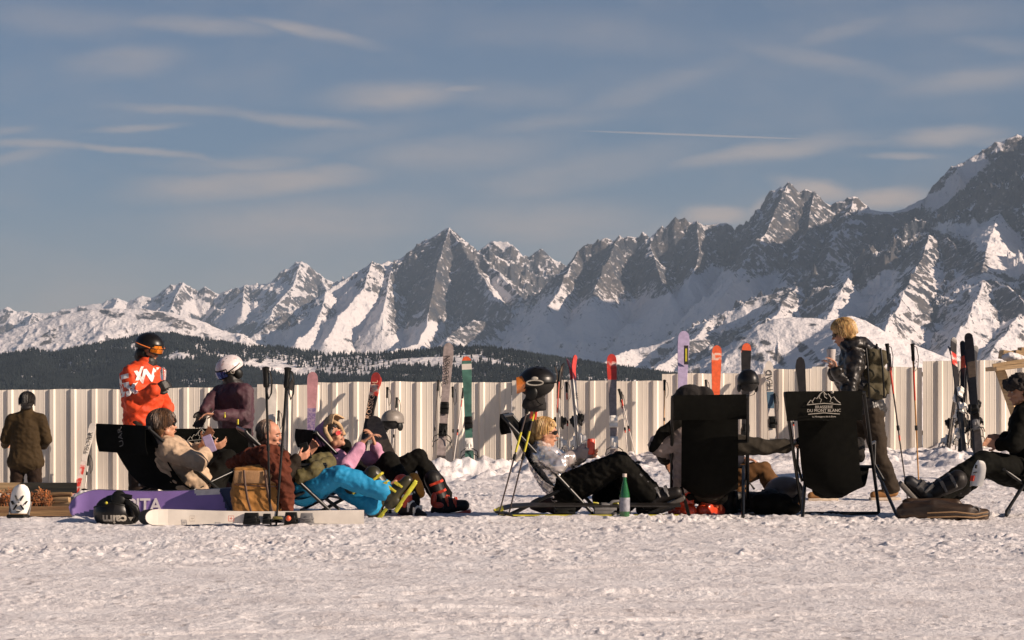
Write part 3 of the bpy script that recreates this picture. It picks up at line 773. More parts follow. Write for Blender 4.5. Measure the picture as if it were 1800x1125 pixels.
def ski_pole(tipp, grip, label, shaftm, group='ski poles', bands=None, strap=True, gripm=None, basket=True, r=.0075, strapside=1, gripcol=None, locks=True, gs=1.0):
    tipp, grip = Vector(tipp), Vector(grip); d = (grip-tipp).normalized(); Lp = (grip-tipp).length
    side = Vector((1, 0, 0))*strapside
    t = thing('ski_pole', label, 'ski pole', tipp, group)
    m = MB(); m.tube([tipp, tipp+d*(Lp*.5), tipp+d*(Lp-.15)], [r*.75, r*.95, r*1.1], 8); m.build('shaft', shaftm, t)
    g = gripm or BLKP
    m = MB(); q = tipp+d*(Lp-.16)
    m.tube([q, q+d*.02, q+d*.06, q+d*.1, q+d*.135, q+d*.155, q+d*.162], [q_*gs for q_ in (.013, .017, .015, .0165, .017, .021, .012)], 10)
    m.build('grip', g, t)
    if bands:
        m = MB()
        for f0, f1 in bands[0]: m.tube([tipp+d*Lp*f0, tipp+d*Lp*f1], r*1.25, 8)
        m.build('band', bands[1], t)
    if locks:
        m = MB(); m.tube([tipp+d*Lp*.48, tipp+d*(Lp*.48+.045)], .0135, 8); m.build('clamp', BLKP, t)
    if basket:
        m = MB(); q = tipp+d*.06; m.tube([q-d*.008, q, q+d*.012], [.032, .044, .016], 12); m.build('basket', BLKP, t)
    if strap:
        q = tipp+d*(Lp-.015)
        pts = [q, q+side*.035+Vector((0, -.01, -.02)), q+side*.05+Vector((0, -.015, -.10)), q+side*.045+Vector((0, -.02, -.19)), q+side*.025+Vector((0, -.02, -.235)), q+side*.012+Vector((0, -.015, -.18)), q+side*.012+Vector((0, -.012, -.08)), q]
        m = MB(); m.tube(pts, .010*gs, 6, flat=.35); m.build('strap', BLKP if g is BLKP else g, t)
    return t

# ---------------------------------------------------------------- deck chairs
def deck_chair(tl, tr, fl_, fr_, label, logo=False, sag=.24, header=.24, arms=False, seat=None, rear=None, group='black folding deck chairs', slingm=None, inset=.035, belly=.02):
    """tl/tr: ends of the top bar; fl_/fr_: ends of the front seat bar; the frame stands on the snow"""
    tl, tr, fl_, fr_ = map(Vector, (tl, tr, fl_, fr_))
    c = (tl+tr+fl_+fr_)/4; gz = GZ(c.x, c.y)
    t = thing('deck_chair', label, 'deck chair', (c.x, c.y, gz), group)
    fwd = ((fl_+fr_)/2-(tl+tr)/2); fwd.z = 0; fl2 = fwd.length; fw = fwd.normalized()
    def ground(p): return Vector((p.x, p.y, gz+.012))
    sd_ = (tr-tl).normalized()
    # long rails: top bar down to the front foot; cross rails: seat bar back to the rear foot
    a = .93
    for nm, p, q, s in (('side_rail', tl, fl_, -1), ('side_rail', tr, fr_, 1)):
        foot = ground(q+fw*(-.02)); m = MB()
        m.tube([p, p-Vector((0, 0, .02))+fw*.012, foot+Vector((0, 0, .03)), foot], .0145, 8); m.build(nm, BLK, t)
    rl, rr_ = (ground(tl+fw*(.02)+sd_*.03), ground(tr+fw*.02-sd_*.03)) if rear is None else [ground(Vector(v)) for v in rear]
    for p, q in ((rl, fl_+sd_*.035), (rr_, fr_-sd_*.035)):
        m = MB(); m.tube([p, q], .0145, 8); m.build('cross_rail', BLK, t)
    m = MB(); m.tube([tl-sd_*.01, tr+sd_*.01], .016, 8); m.build('top_bar', BLK, t)
    m = MB(); m.tube([fl_, fr_], .0145, 8); m.build('seat_bar', BLK, t)
    f1, f2 = ground(fl_+fw*-.02), ground(fr_+fw*-.02)
    m = MB(); m.tube([f1, f2], .0145, 8); m.build('foot_bar', BLK, t)
    if fw.y < .8: m = MB(); m.tube([rl, rr_], .0145, 8); m.build('foot_bar', BLK, t)
    mid1 = rl.lerp(fl_, .35); mid2 = rr_.lerp(fr_, .35)
    if fw.y < .8: m = MB(); m.tube([mid1, mid2], .012, 8); m.build('stretcher', BLK, t)
    # arm rests
    if arms:
        for p, q in ((tl, fl_), (tr, fr_)):
            foot = ground(q-fw*.02)
            h = p.lerp(foot, .42); m = MB(); e = h+fw*.36+Vector((0, 0, .02)); m.tube([h, h+fw*.08+Vector((0, 0, .015)), e], .014, 8)
            m.tube([e, e-fw*.04-Vector((0, 0, .18)), rl.lerp(fl_, .72) if p is tl else rr_.lerp(fr_, .72)], .011, 8)
            m.build('armrest', BLK, t)
    rows = []
    n = 22
    for i in range(n+1):
        u = i/n
        row = []
        for j in range(9):
            v = j/8
            A = tl.lerp(tr, inset+v*(1-2*inset)); B = fl_.lerp(fr_, inset+v*(1-2*inset))
            # hanging curve, lowest about two thirds along
            p = A.lerp(B, u**.92)
            s = sag*(math.sin(math.pi*u**1.25))*1.0
            p = p-Vector((0, 0, s))-fw*(.30*sag*math.sin(math.pi*u)); 
            p -= Vector((0, 0, belly*math.sin(math.pi*v)*math.sin(math.pi*u)))
            p += Vector((0, 0, .003*math.sin(v*17+u*9)))
            row.append(p)
        rows.append(row)
    m = MB(); m.sheet(rows, -.004); m.build('sling', slingm or SLING, t)
    if header:
        back = -fw
        rows = []
        dn = ((fl_+fr_)/2-(tl+tr)/2); 
        for i in range(9):
            u = i/8; row = []
            for j in range(9):
                v = j/8; p = tl.lerp(tr, .02+v*.96)+back*(.022+.012*math.sin(u*3))+Vector((0, 0, .018-u*header))+fw*(u*header*.10)
                p += back*.006*math.sin(v*11+u*4)*u
                row.append(p)
            rows.append(row)
        m = MB(); m.sheet(rows, .004); hb = m.build('header_banner', SLING, t)
        if logo:
            upv = (Vector((0, 0, 1))+back*(-.10)*-1).normalized(); nrm = back
            ux = (tr-tl).normalized()
            if ux.cross(Vector((0, 0, 1))).dot(back) < 0: ux = -ux
            uy = (Vector((0, 0, 1))-ux*ux.z).normalized(); un = ux.cross(uy)
            o = (tl+tr)/2+back*.052+Vector((0, 0, .018-header*.45)) - (ux*.08 if logo == 2 else Vector())
            m = MB()
            def ln(pts, r=.0028):
                m.tube([o+ux*x+uy*y for x, y in pts], r, 5)
            ln([(-.135, .005), (-.11, .035), (-.095, .025), (-.075, .055), (-.06, .045), (-.03, .085), (-.005, .105), (.02, .075), (.035, .085), (.06, .05), (.08, .06), (.105, .03), (.135, .008)], .0034)
            ln([(-.03, .085), (-.04, .05), (-.02, .04), (-.03, .015)]); ln([(.0, .1), (.005, .06), (.025, .045)]); ln([(-.1, .03), (-.09, .008)]); ln([(.06, .05), (.05, .02), (.075, .012)])
            ln([(-.14, -.003), (0, .008), (.14, -.003)], .003); ln([(-.13, -.078), (0, -.068), (.13, -.078)], .003)
            m.ball(o+ux*.07+uy*.098, .013, n=8, m=5)
            m.build('mountain_emblem', WHITEINK, hb)
            lettering('BRASSERIE', .032, o+uy*-.022, ux, uy, WHITEINK, hb)
            lettering('DU MONT BLANC', .034, o+uy*-.050, ux, uy, WHITEINK, hb)
            lettering('La Montagne a fait la Biere', .018, o+uy*-.098, ux, uy, WHITEINK, hb)
    return t
# ================================================================ people
from mathutils.bvhtree import BVHTree
def remesh(mb, name, mats, parent, voxel=.012, it=4, amp=0.0, fs=14.0, seed=0, stretch=None, colour=None):
    me = mb.mesh(name+'_raw')
    o = bpy.data.objects.new('tmp', me); COL.objects.link(o)
    r = o.modifiers.new('r', 'REMESH'); r.mode = 'VOXEL'; r.voxel_size = voxel
    if it: s = o.modifiers.new('s', 'SMOOTH'); s.factor = .5; s.iterations = it
    dg = bpy.context.evaluated_depsgraph_get()
    out = bpy.data.meshes.new_from_object(o.evaluated_get(dg))
    bpy.data.objects.remove(o); bpy.data.meshes.remove(me)
    out.name = name; out.materials.clear()
    if amp:
        n = len(out.vertices); co = np.zeros(n*3, np.float32); no = np.zeros(n*3, np.float32)
        out.vertices.foreach_get('co', co); out.vertex_normals.foreach_get('vector', no)
        co = co.reshape(-1, 3); no = no.reshape(-1, 3)
        c = co.astype(float); st = stretch or (1, 1, 1)
        c = c*np.array(st)
        f = fs*.42
        a = (1-np.abs(perlin(c[:, 0]*f+c[:, 2]*f*.6+seed, c[:, 2]*f*1.1-c[:, 1]*f*.8, seed))*2.2)
        b = (1-np.abs(perlin(c[:, 2]*f*1.9+c[:, 0]*f*.9, c[:, 1]*f*1.7-c[:, 0]*f*1.2+seed, seed+3))*2.2)
        d = perlin(c[:, 0]*fs*1.3+c[:, 1]*fs, c[:, 2]*fs*1.5, seed+9)
        e = perlin(c[:, 2]*f*3.6+a*.5, c[:, 0]*f*2.6+c[:, 1]*f*2.6, seed+13)
        co = co+no*((np.sign(a)*np.abs(a)**1.5*.65+b*.5+d*.3+e*.35)*amp*1.15)[:, None]
        out.vertices.foreach_set('co', co.astype(np.float32).reshape(-1))
    smooth(out); out.update()
    return link(name, out, mats, parent)

def V3(*a): return Vector(a)
def limb(m, pts, rs, n=12):
    pts = [Vector(p) for p in pts]
    m.tube(pts, rs, n)
    for p, r in zip(pts, rs): m.ball(p, r*1.0, n=12, m=8)
def loft(m, a, b, lat, fwd, ra, rb, n=6, bulge=0):
    """chain of flattened balls from a to b; ra/rb = (half width, half depth)"""
    a, b = Vector(a), Vector(b); ax = (b-a).normalized()
    lat = (lat-ax*lat.dot(ax)).normalized(); f = ax.cross(lat)
    for i in range(n+1):
        u = i/n; w = ra[0]+(rb[0]-ra[0])*u+bulge*math.sin(math.pi*u); d = ra[1]+(rb[1]-ra[1])*u+bulge*math.sin(math.pi*u)
        m.ball(a.lerp(b, u), (w, d, min(w, d)*.9), (lat, f, ax), n=16, m=10)

def hand(m, wrist, d, n, thumb=1, curl=.9, s=1.0, fat=1.0):
    """palm, four fingers and a thumb; d = direction of the hand, n = where the palm faces"""
    d = Vector(d).normalized(); n = Vector(n); n = (n-d*n.dot(d)).normalized(); side = d.cross(n)*thumb
    w = Vector(wrist)
    for k in range(4):
        o = side*(.030-.020*k)*s
        m.tube([w+o*.55, w+o+d*.085*s], [.014*s*fat, .0125*s*fat], 8); m.ball(w+o+d*.085*s, .0125*s*fat, n=8, m=6); m.ball(w+o*.6+d*.02*s, .016*s*fat, n=8, m=6)
    for k in range(4):
        L1 = (.040, .045, .042, .033)[k]*s; p = w+side*(.030-.020*k)*s+d*.088*s; a = curl*(.55+.06*k); dd = d
        for j, ll in enumerate((L1, L1*.72, L1*.55)):
            dd = (d*math.cos(a*(j+1)*.75)+n*math.sin(a*(j+1)*.75)+side*(.10-.07*k)).normalized()
            q = p+dd*ll; r = (.0092-.0010*j)*s*fat
            m.tube([p, q], [r, r*.92], 7); m.ball(q, r*.95, n=7, m=5); p = q
    p = w+side*.030*s+d*.022*s; q = p+(side*.7+d*.7+n*.25).normalized()*.045*s; e = q+(d*.8+n*.6+side*.1).normalized()*.034*s
    m.tube([p, q, e], [.013*s*fat, .011*s*fat, .009*s*fat], 8); m.ball(q, .0112*s*fat, n=8, m=6); m.ball(e, .0092*s*fat, n=8, m=6)

def head_shape(m, c, f, u, s=1.0):
    f = Vector(f).normalized(); u = Vector(u); u = (u-f*u.dot(f)).normalized(); r = f.cross(u)
    ax = (r, f, u); c = Vector(c)
    def b(x, y, z, rr): m.ball(c+(r*x+f*y+u*z)*s, tuple(q*s for q in rr), ax, n=14, m=10)
    b(0, -.012, .030, (.074, .092, .082)); b(0, .018, -.015, (.064, .068, .075)); b(0, .030, -.062, (.050, .052, .045)); b(0, .060, -.092, (.024, .024, .020))
    b(0, .078, .022, (.040, .016, .012))
    for sx in (-1, 1):
        b(sx*.036, .060, -.022, (.022, .026, .022)); b(sx*.076, -.005, -.008, (.009, .020, .032)); b(sx*.050, .010, -.060, (.018, .03, .024))
    b(0, .088, -.004, (.009, .014, .022)); b(0, .100, -.022, (.012, .018, .012)); b(0, .084, -.052, (.024, .013, .006)); b(0, .084, -.062, (.020, .012, .007))
    return r, f, u

def face_bits(parent, c, f, u, s=1.0, eyes=True, glasses=None, gl_frame=None, lips=True):
    f = Vector(f).normalized(); u = Vector(u); u = (u-f*u.dot(f)).normalized(); r = f.cross(u); c = Vector(c); ax = (r, f, u)
    if eyes:
        for sx in (-1, 1):
            m = MB(); m.ball(c+(r*sx*.031+f*.079+u*.004)*s, (.013*s, .008*s, .0065*s), ax, n=10, m=6); e = m.build('eye', EYEW, parent)
            m = MB(); m.ball(c+(r*sx*.031+f*.085+u*.004)*s, .0045*s, n=8, m=5); m.build('iris', BLKP, e)
            m = MB(); m.tube([c+(r*sx*.048+f*.080+u*.022)*s, c+(r*sx*.032+f*.089+u*.027)*s, c+(r*sx*.014+f*.090+u*.022)*s], .0035*s, 5); m.build('eyebrow', HAIRBR, parent)
    if lips:
        m = MB(); m.tube([c+(r*-.024+f*.087-u*.056)*s, c+(f*.0985-u*.055)*s, c+(r*.024+f*.087-u*.056)*s], [.003*s, .0055*s, .003*s], 6); m.build('lips', LIP, parent)
    if glasses:
        m = MB()
        for sx in (-1, 1):
            rows = []
            for q in range(5):
                v = q/4-.5; hw = .027*math.sqrt(max(.15, 1-(v*1.7)**2))
                rows.append([c+(r*(sx*.033+hw*w_)+f*(.0985-.30*abs(sx*.033+hw*w_)**1.35*3.2)+u*(.004-v*.036))*s for w_ in (-1, -.5, 0, .5, 1)])
            m.sheet(rows, .003)
        g = m.build('sunglasses', glasses, parent)
        m = MB()
        m.tube([c+(r*-.012+f*.1+u*.010)*s, c+(r*.012+f*.1+u*.010)*s], .003*s, 5)
        for sx in (-1, 1): m.tube([c+(r*sx*.062+f*.080+u*.010)*s, c+(r*sx*.080+f*.01+u*.008)*s, c+(r*sx*.080-f*.02-u*.004)*s], .0034*s, 5)
        m.build('glasses_frame', gl_frame or BLKP, g)
    return r, f, u

EYEW = mat('eye_white', (.55, .5, .45), .2); LIP = mat('lips', (.34, .14, .10), .6)
def hairmat(n, c, c2): return mat(n, c, .45, var=.35, vs=60, col2=c2, mixs=45, mixt=.5, stretch=(1, 1, .22), bump=.004, bs=140, spec=.5)
HAIRBR = hairmat('brown_hair', (.045, .022, .010), (.11, .055, .024)); HAIRBL = hairmat('blond_hair', (.34, .19, .065), (.52, .34, .13)); HAIRGR = hairmat('grey_hair', (.10, .065, .045), (.19, .13, .09)); HAIRBK = hairmat('black_hair', (.008, .006, .005), (.02, .015, .01))

def hair(parent, c, f, u, m_, s=1.0, length=.0, back=1.0, puff=1.0, seed=0, recede=0.0, n=260):
    """cap of hair over the skull with loose locks that break its outline"""
    f = Vector(f).normalized(); u = Vector(u); u = (u-f*u.dot(f)).normalized(); r = f.cross(u); c = Vector(c); ax = (r, f, u)
    m = MB()
    m.ball(c+(f*(-.020-recede*.03)+u*(.038-recede*.006))*s, (.082*s*puff, (.094-.01*recede)*s*puff, (.082-.008*recede)*s*puff), ax, n=18, m=12)
    m.ball(c+(f*-.050-u*.005)*s, (.076*s*puff, .062*s*puff, .075*s*puff), ax, n=16, m=10)
    if length: loft(m, c+(f*-.05-u*.03)*s, c+(f*-.055-u*(.05+length))*s, r, f, (.078*s, .05*s), (.06*s, .035*s), 4)
    rnd = random.Random(seed)
    o = c+(f*-.020+u*.034)*s
    for i in range(n):
        a = rnd.uniform(0, 2*math.pi); ca, sa = math.cos(a), math.sin(a)       # sa > 0 is the front
        t1 = (1.25 if sa > .45 else 2.0+length*6)+rnd.uniform(-.12, .14)
        if recede:
            if sa > .3: continue
            t1 = 1.75
        t0 = rnd.uniform(.05, .9); k = 1.0+rnd.uniform(0, .05); pts = []
        tw = rnd.uniform(-.22, .22)
        for q in range(6):
            th = t0+(t1-t0)*q/5; aa = a+tw*q/5; hang = max(0, th-1.55)
            rr = math.sin(min(th, 1.62))
            pts.append(o+(r*math.cos(aa)*rr*.086+f*math.sin(aa)*rr*.099)*s*puff*k+u*(math.cos(min(th, 1.62))*.086-hang*.085)*s*puff*k)
        w = rnd.uniform(.004, .0075)*s*(.6 if recede else 1)
        m.tube(pts, [w*.8, w, w, w, w*.8, w*.3], 4)
    return m.build('hair', m_, parent)

def boot(parent, an, shin, toe, cols, size=1.0, name='ski_boot'):
    """hard ski boot: cuff round the shin, clog with toe, sole, buckles. cols = (shell, cuff, buckle, sole)"""
    an = Vector(an); sh = Vector(shin).normalized(); td = Vector(toe); td = td.normalized()
    up = (sh-td*sh.dot(td)); up = up.normalized(); side = td.cross(up)
    s = size
    m = MB()
    heel = an-up*.075*s-td*.055*s; toep = an-up*.085*s+td*.175*s
    limb(m, [an-up*.01*s, heel.lerp(toep, .18)], [.058*s, .056*s]); limb(m, [heel+up*.015*s, an+td*.06*s-up*.05*s, toep+up*.015*s], [.052*s, .055*s, .046*s])
    limb(m, [an+td*.02*s, an+td*.10*s-up*.045*s], [.055*s, .044*s])
    t = remesh(m, name, [cols[0]], parent, .009, 2)
    m = MB(); limb(m, [an+sh*.0*s, an+sh*.11*s, an+sh*.20*s], [.062*s, .066*s, .074*s]); remesh(m, 'cuff', [cols[1]], t, .009, 2)
    m = MB(); c0 = heel.lerp(toep, .5)-up*.048*s
    m.box(c0+td*.008*s, (.150*s, .040*s, .014*s), (td, side, up)); m.box(c0-td*.105*s-up*.008*s, (.04*s, .036*s, .012*s), (td, side, up)); m.box(c0+td*.085*s-up*.008*s, (.06*s, .036*s, .012*s), (td, side, up))
    m.build('sole', cols[3], t, bev=.004)
    for k, (p, d) in enumerate(((an+sh*.16*s, .071), (an+sh*.08*s, .066), (an+td*.055*s-up*.02*s, .058), (an+td*.115*s-up*.045*s, .050))):
        m = MB(); ax = sh if k < 2 else td
        fr = (td if k < 2 else up); fr = (fr-ax*fr.dot(ax)).normalized(); sd_ = ax.cross(fr)
        pts = [p+(fr*math.cos(a)+sd_*math.sin(a))*(d+.003)*s for a in [math.radians(q) for q in (-115, -80, -40, 0, 40, 80, 115)]]
        m.tube(pts, .0065*s, 5, flat=1.6)
        for sg in (-1, 1): m.box(p+(fr*.5+sd_*.87*sg)*(d+.008)*s, (.012*s, .006*s, .022*s), (ax, (fr*.5+sd_*.87*sg), sd_.cross(ax)))
        m.build('buckle', cols[2], t)
    return t

def shoe(parent, an, toe, m1, m2, s=1.0):
    an = Vector(an); td = Vector(toe).normalized(); up = V3(0, 0, 1); up = (up-td*up.dot(td)).normalized(); side = td.cross(up)
    m = MB(); limb(m, [an-up*.03*s-td*.02*s, an-up*.045*s+td*.07*s, an-up*.058*s+td*.16*s], [.045*s, .042*s, .034*s]); limb(m, [an+up*.05*s, an-up*.03*s], [.048*s, .045*s])
    t = remesh(m, 'shoe', [m1], parent, .008, 2)
    m = MB(); m.box(an-up*.092*s+td*.06*s, (.135*s, .044*s, .013*s), (td, side, up)); m.build('sole', m2, t, bev=.006)
    return t

def person(label, J, jacket, trousers, skin=None, jr=1.0, tr=1.0, hem=None, sleeve=(1.0, 1.0), amp=.010, s=1.0, hands=(None, None), headf=(1, 0, 0), headu=(0, 0, 1), seed=1, gloves=(None, None), tfold=.009, chestw=.185, chestd=.135, hood=None, wl=.155, loc=None, fs=14, jname='jacket', neckr=1.0, seat_back=None, cuffs=(.052, .052), group=None, hemw=None, body_only=False, collar=True):
    """one continuous body under separate clothes.  J = joints in world space"""
    j = {k: Vector(v) for k, v in J.items()}
    skin = skin or SKIN
    low = min((j[k] for k in ('an_r', 'an_l')), key=lambda p: p.z)
    t = thing('person', label, 'person', loc or (low.x, low.y, GZ(low.x, low.y)), group)
    lat = (j['sh_r']-j['sh_l']).normalized(); spine = (j['chest']-j['pelvis']).normalized(); fw = spine.cross(lat)
    hf = Vector(headf).normalized(); hu = Vector(headu)
    b = MB()
    head_shape(b, j['head'], hf, hu, s)
    hu2 = (hu-hf*hu.dot(hf)).normalized()
    limb(b, [j['head']-hu2*.055*s-hf*.025*s, j['neck']], [.052*s*neckr, .060*s*neckr])
    loft(b, j['pelvis'], j['chest'], lat, fw, (.125*s, .085*s), (.135*s, .09*s), 6)
    for sd_ in 'rl':
        limb(b, [j['neck'].lerp(j['chest'], .35), j['sh_'+sd_]], [.06*s, .048*s])
        limb(b, [j['sh_'+sd_], j['el_'+sd_], j['wr_'+sd_]], [.045*s, .038*s, .026*s])
        limb(b, [j['pelvis'], j['hip_'+sd_]], [.08*s, .075*s]); limb(b, [j['hip_'+sd_], j['kn_'+sd_], j['an_'+sd_]], [.074*s, .052*s, .036*s])
        ft = j.get('toe_'+sd_); 
        if ft is not None: limb(b, [j['an_'+sd_], j['an_'+sd_].lerp(ft, .8)], [.034*s, .026*s])
    for i, sd_ in enumerate('rl'):
        h = hands[i]
        if h: hand(b, j['wr_'+sd_]+Vector(h[0]).normalized()*.01, h[0], h[1], h[2], h[3], s*.94)
    body = remesh(b, 'body', [skin], t, .0075, 2)
    if body_only: return t, j
    # jacket
    m = MB()
    hp = j['pelvis'] if hem is None else Vector(hem)
    loft(m, j['pelvis'], j['chest'], lat, fw, (wl*jr, .125*jr*s), (chestw*jr, chestd*jr*s), 6, bulge=.01)
    loft(m, j['chest'], j['chest'].lerp(j['neck'], .65), lat, fw, (chestw*jr, chestd*jr*s), (.12*jr*s, .10*jr*s), 4)
    if hem is not None: loft(m, j['pelvis'], hp, lat, fw, (wl*jr, .125*jr*s), (hemw or (wl*jr*1.06, .13*jr*s)), 4)
    for i, sd_ in enumerate('rl'):
        A, Bq, Cq = j['sh_'+sd_], j['el_'+sd_], j['wr_'+sd_]
        limb(m, [j['chest'].lerp(j['neck'], .4), A], [.11*jr*s, .085*jr*s])
        sl = sleeve[i]
        if sl > .5: limb(m, [A, Bq, Bq.lerp(Cq, (sl-.5)*2-.02)], [.084*jr*s, .068*jr*s, cuffs[i]*s])
        else: limb(m, [A, A.lerp(Bq, sl*2)], [.084*jr*s, .072*jr*s])
    if collar: loft(m, j['neck'].lerp(j['chest'], .1), j['neck']+(j['head']-j['neck'])*.32, lat, fw, (.085*s, .085*s), (.078*s, .08*s), 3)
    if hood:
        for p, r in hood: m.ball(p, r, n=14, m=10)
    jk = remesh(m, jname, [jacket] if not isinstance(jacket, (list, tuple)) else list(jacket), t, .0115, 3, amp, fs, seed)
    # trousers
    m = MB()
    limb(m, [j['hip_r'], j['hip_l']], [.115*tr*s, .115*tr*s])
    loft(m, j['hip_r'].lerp(j['hip_l'], .5), j['pelvis'], lat, fw, (.15*tr*s, .115*tr*s), (.145*tr*s, .11*tr*s), 2)
    for sd_ in 'rl':
        limb(m, [j['hip_'+sd_], j['hip_'+sd_].lerp(j['kn_'+sd_], .55), j['kn_'+sd_], j['kn_'+sd_].lerp(j['an_'+sd_], .4), j['kn_'+sd_].lerp(j['an_'+sd_], .96)], [.108*tr*s, .098*tr*s, .080*tr*s, .083*tr*s, .082*tr*s])
    remesh(m, 'trousers', [trousers], t, .0115, 3, tfold, fs, seed+5)
    for i, sd_ in enumerate('rl'):
        if gloves[i]:
            h = hands[i]; m = MB()
            w = j['wr_'+sd_]; back = (w-j['el_'+sd_]).normalized()
            hand(m, w+Vector(h[0]).normalized()*.01, h[0], h[1], h[2], h[3], s*1.0, 1.6)
            limb(m, [w-back*.10, w-back*.04, w+Vector(h[0]).normalized()*.02], [.058*s, .055*s, .036*s])
            remesh(m, 'glove', [gloves[i]], t, .007, 2, .002, 40, seed)
    return t, j

def decal(target, items, material, parent, name='print', d=(0, 1, 0), off=.006):
    """flat lettering meshes dropped on to a cloth surface along d.  items = (text, size, centre, ux, uy)"""
    dg = bpy.context.evaluated_depsgraph_get()
    bv = BVHTree.FromPolygons([v.co.copy() for v in target.data.vertices], [tuple(p.vertices) for p in target.data.polygons])
    d = Vector(d)
    for txt, size, c, ux, uy in items:
        me = text_mesh(txt, size, extr=.001, bold=.035)
        import bmesh
        bm = bmesh.new(); bm.from_mesh(me)
        bmesh.ops.triangulate(bm, faces=bm.faces); bmesh.ops.subdivide_edges(bm, edges=[e for e in bm.edges if e.calc_length() > size*.25], cuts=2)
        bmesh.ops.triangulate(bm, faces=bm.faces); bm.to_mesh(me); bm.free()
        ux, uy = Vector(ux), Vector(uy); c = Vector(c)
        for v in me.vertices:
            p = c+ux*v.co.x+uy*v.co.y
            h = bv.ray_cast(p-d*1.0, d)
            q = h[0] if h[0] is not None and h[3] < 1.6 else p
            v.co = q-d*(off+v.co.z)
        link(name, me, material, parent)

LINER = mat('helmet_liner', (.006, .005, .004), .9)
def helmet(label, c, r, shell, group=None, rim=BLKP, f=(1, 0, 0), u=(0, 0, 1), parent=None, strap=True, visor=None, sc=(1, 1.18, .95), vents=True, name='ski_helmet'):
    """domed ski helmet: shell, rim, ear pads, strap"""
    c = Vector(c); f = Vector(f).normalized(); u = Vector(u); u = (u-f*u.dot(f)).normalized(); rt = f.cross(u)
    t = thing(name, label, 'helmet', (c.x, c.y, c.z-r), group) if parent is None else parent
    m = MB(); n, mm = 28, 14
    rows = []
    for i in range(mm+1):
        th = math.pi*.60*i/mm; row = []
        for k in range(n+1):
            ph = 2*math.pi*k/n
            cut = 1.0
            if i > mm*.72 and math.cos(ph-math.pi/2) > .35: cut = .9     # raised brow line
            th2 = th*(cut if i > mm*.72 else 1)
            rr = r*(1+.02*math.cos(3*ph)*math.sin(th))
            row.append(c+rt*rr*sc[0]*math.sin(th2)*math.cos(ph)+f*rr*sc[1]*math.sin(th2)*math.sin(ph)+u*rr*sc[2]*math.cos(th2))
        rows.append(row)
    m.sheet(rows, -.006)
    sh = m.build('shell' if parent is None else 'helmet', shell, t)
    m = MB(); m.tube(rows[-1]+[rows[-1][1]], r*.045, 6); m.build('rim', rim, sh)
    for s_ in (-1, 1):
        m = MB(); m.ball(c+rt*s_*r*.86*sc[0]-u*r*.62-f*r*.12, (r*.16, r*.38, r*.42), (rt, f, u), n=12, m=8); m.build('ear_pad', BLKP, sh)
    if parent is None:
        m = MB(); m.ball(c-u*r*.12, (r*.93*sc[0], r*.93*sc[1], r*.80*sc[2]), (rt, f, u), n=18, m=12); m.build('liner', LINER, sh)
    if vents:
        for k in (-2, 0, 2):
            for a in (.15, .55):
                m = MB()
                d = (u*math.cos(a)+rt*math.sin(k*.33)*.9+f*(math.sin(a)*.9)).normalized()
                q = c+Vector((0, 0, 0))+rt*d.dot(rt)*r*sc[0]*1.012+f*d.dot(f)*r*sc[1]*1.012+u*d.dot(u)*r*sc[2]*1.012
                m.ball(q, (r*.035, r*.10, r*.02), (rt, (f-d*f.dot(d)).normalized(), d), n=8, m=5); m.build('vent', BLKP, sh)
    if strap:
        m = MB(); m.tube([c+rt*r*.85-u*r*.8, c+rt*r*.5-u*r*1.25+f*r*.15, c-u*r*1.38+f*r*.2, c-rt*r*.5-u*r*1.25+f*r*.15, c-rt*r*.85-u*r*.8], r*.06, 6, flat=.4); m.build('chin_strap', BLKP, sh)
    return t, sh
def goggles(parent, c, f, u, s, lens, strapm, framem=None):
    f = Vector(f).normalized(); u = Vector(u); u = (u-f*u.dot(f)).normalized(); r = f.cross(u); c = Vector(c)
    m = MB(); rows = []
    for i in range(7):
        v = i/6-.5; row = []
        for k in range(13):
            a = math.radians(-62+124*k/12); w = .098*s
            row.append(c+r*math.sin(a)*w*.95+f*(math.cos(a)*w*1.04+.006-abs(v)*.01)*1.0+u*(.008+v*.075*(1-.12*abs(math.sin(a))))*s)
        rows.append(row)
    m.sheet(rows, .004); g = m.build('goggles', lens, parent)
    m = MB(); m.tube(rows[0], .007*s, 6); m.tube(rows[-1], .007*s, 6); m.tube([q[0] for q in rows], .007*s, 6); m.tube([q[-1] for q in rows], .007*s, 6); m.build('goggle_frame', framem or BLKP, g)
    m = MB(); pts = []
    for k in range(15):
        a = math.radians(62+236*k/14); w = .112*s
        pts.append(c+r*math.sin(a)*w+f*math.cos(a)*w*1.12+u*(.014+.018*math.sin(math.radians(k*12.8)))*s)
    m.tube(pts, .020*s, 8, flat=.22) ; m.build('goggle_strap', strapm, g)

